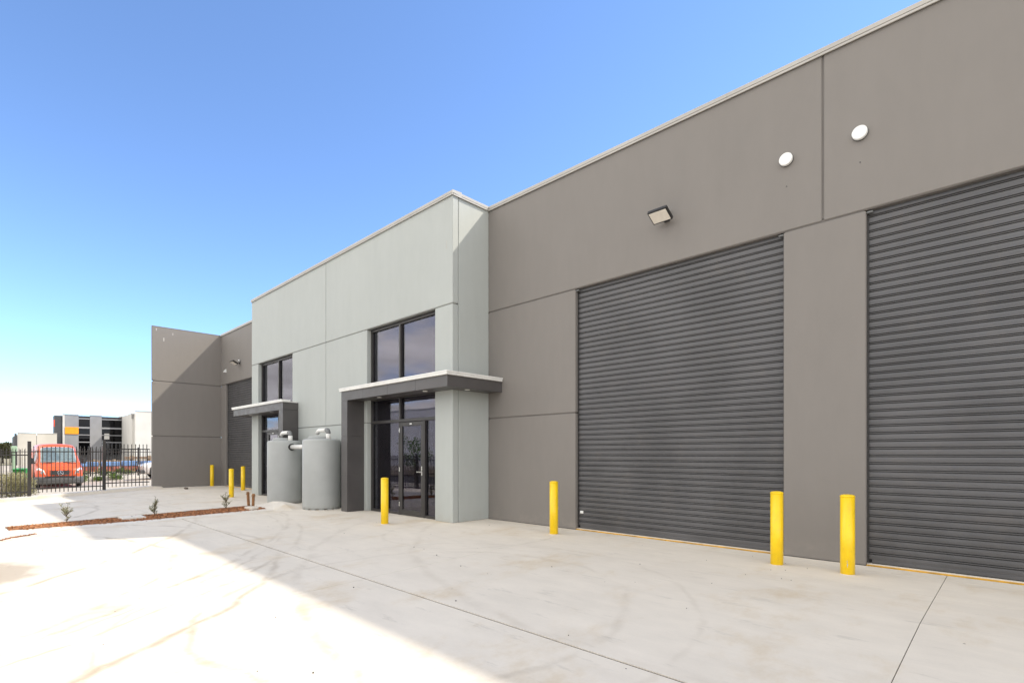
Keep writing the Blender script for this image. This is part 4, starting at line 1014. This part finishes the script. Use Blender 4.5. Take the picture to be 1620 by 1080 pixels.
MB().prism([(-.38, .952), (.33, .952), (.33, .99), (.0, 1.05), (-.38, .985)], -.30, .30, 'X').build('lid', m_gbin, t)
MB().tube([(-.22, .37, .95), (.22, .37, .95)], .018, 8).box(-.22, -.19, .29, .37, .93, .965).box(.19, .22, .29, .37, .93, .965).build('handle', m_gbin, t)
for s in (-1, 1): MB().lathe([(.10, -.025), (.10, .025)], 18, (s * .24, .2, .10), 'X').build('wheel', m_rubber, t)
m_pgreen = M_basic('pale_green_metal', (.30, .42, .28), .5, 0, .1, 3)
x, y = bear(22.3, 34.5)
t = thing('utility_pillar', 'pale green utility pillar behind the picket fence', 'pillar', (x, y, -.62))
MB().box(-.1, .1, -.1, .1, 0, 2.15, .02).build('column', m_pgreen, t); MB().box(-.17, .17, -.15, .15, 2.1505, 2.55, .04).build('cap_box', m_pgreen, t)
MB().box(-.2, .2, -.2, .2, -.05, .3, .02).build('footing', m_kerbc, t)
x, y = bear(163.2, 38)
t = thing('red_marker_post', 'slim red marker post behind the fence post', 'post', (x, y, -.1))
MB().box(-.05, .05, -.05, .05, -.1, 2.1, .01).build('shaft', m_red, t); MB().box(-.055, .055, -.055, .055, 2.101, 2.2, .01).build('cap', m_plast, t)
# pallets of brick under blue sheeting, timber packs, beyond the far fence
m_brick = M_basic('brick_pack', (.30, .10, .07), .85, 0, .35, 4, .3, 12)
m_blue = M_basic('blue_sheeting', (.13, .23, .42), .5, 0, .25, 2, .3, 6)
m_pack = M_basic('timber_pack', (.26, .18, .12), .8, 0, .3, 3)
m_pallet = M_basic('pallet_wood', (.36, .27, .18), .85, 0, .25, 4)
for k in range(11):
    n = 5.2 + k * 1.32; u = -52.5 + random.uniform(-.15, .15)
    t = thing('brick_pallet', 'pallet of red bricks under blue sheeting beyond the far fence', 'pallet', (u, n, -.1), random.uniform(-.05, .05), 'pallets of bricks in the storage yard')
    pm = MB()
    for q in (-.5, 0, .5): pm.box(-.55, .55, q - .05, q + .05, 0, .09)
    for q in (-.5, -.25, 0, .25, .5): pm.box(q - .06, q + .06, -.56, .56, .0905, .115)
    pm.build('pallet', m_pallet, t)
    for lev in range(4):
        for b in range(4):
            MB().box(-.5, .5, -.52 + b * .262, -.27 + b * .262, .116 + lev * .105, .116 + lev * .105 + .1, .006).build('brick_row', m_brick, t)
    MB().box(-.53, .53, -.545, .545, .54, .90 + random.uniform(-.04, .05), .04).build('blue_cover', m_blue, t)
for k in range(6):
    n = 5.6 + k * 2.6; u = -57.5
    t = thing('timber_pack', 'strapped pack of sawn timber stacked behind the brick pallets', 'timber pack', (u, n, -.1), 0, 'timber packs in the storage yard')
    zc = 0
    for lev in range(2 + (k * 7) % 3):
        for b in range(3): MB().box(-.6 + b * .41, -.2 + b * .41, -1.15, 1.15, zc + .05, zc + .29, .01).build('timber_bundle', m_pack, t)
        zc += .33
        MB().box(-.6, .6, -.7, -.6, zc - .0395, zc + .0495).box(-.6, .6, .6, .7, zc - .0395, zc + .0495).build('bearer', m_pallet, t)
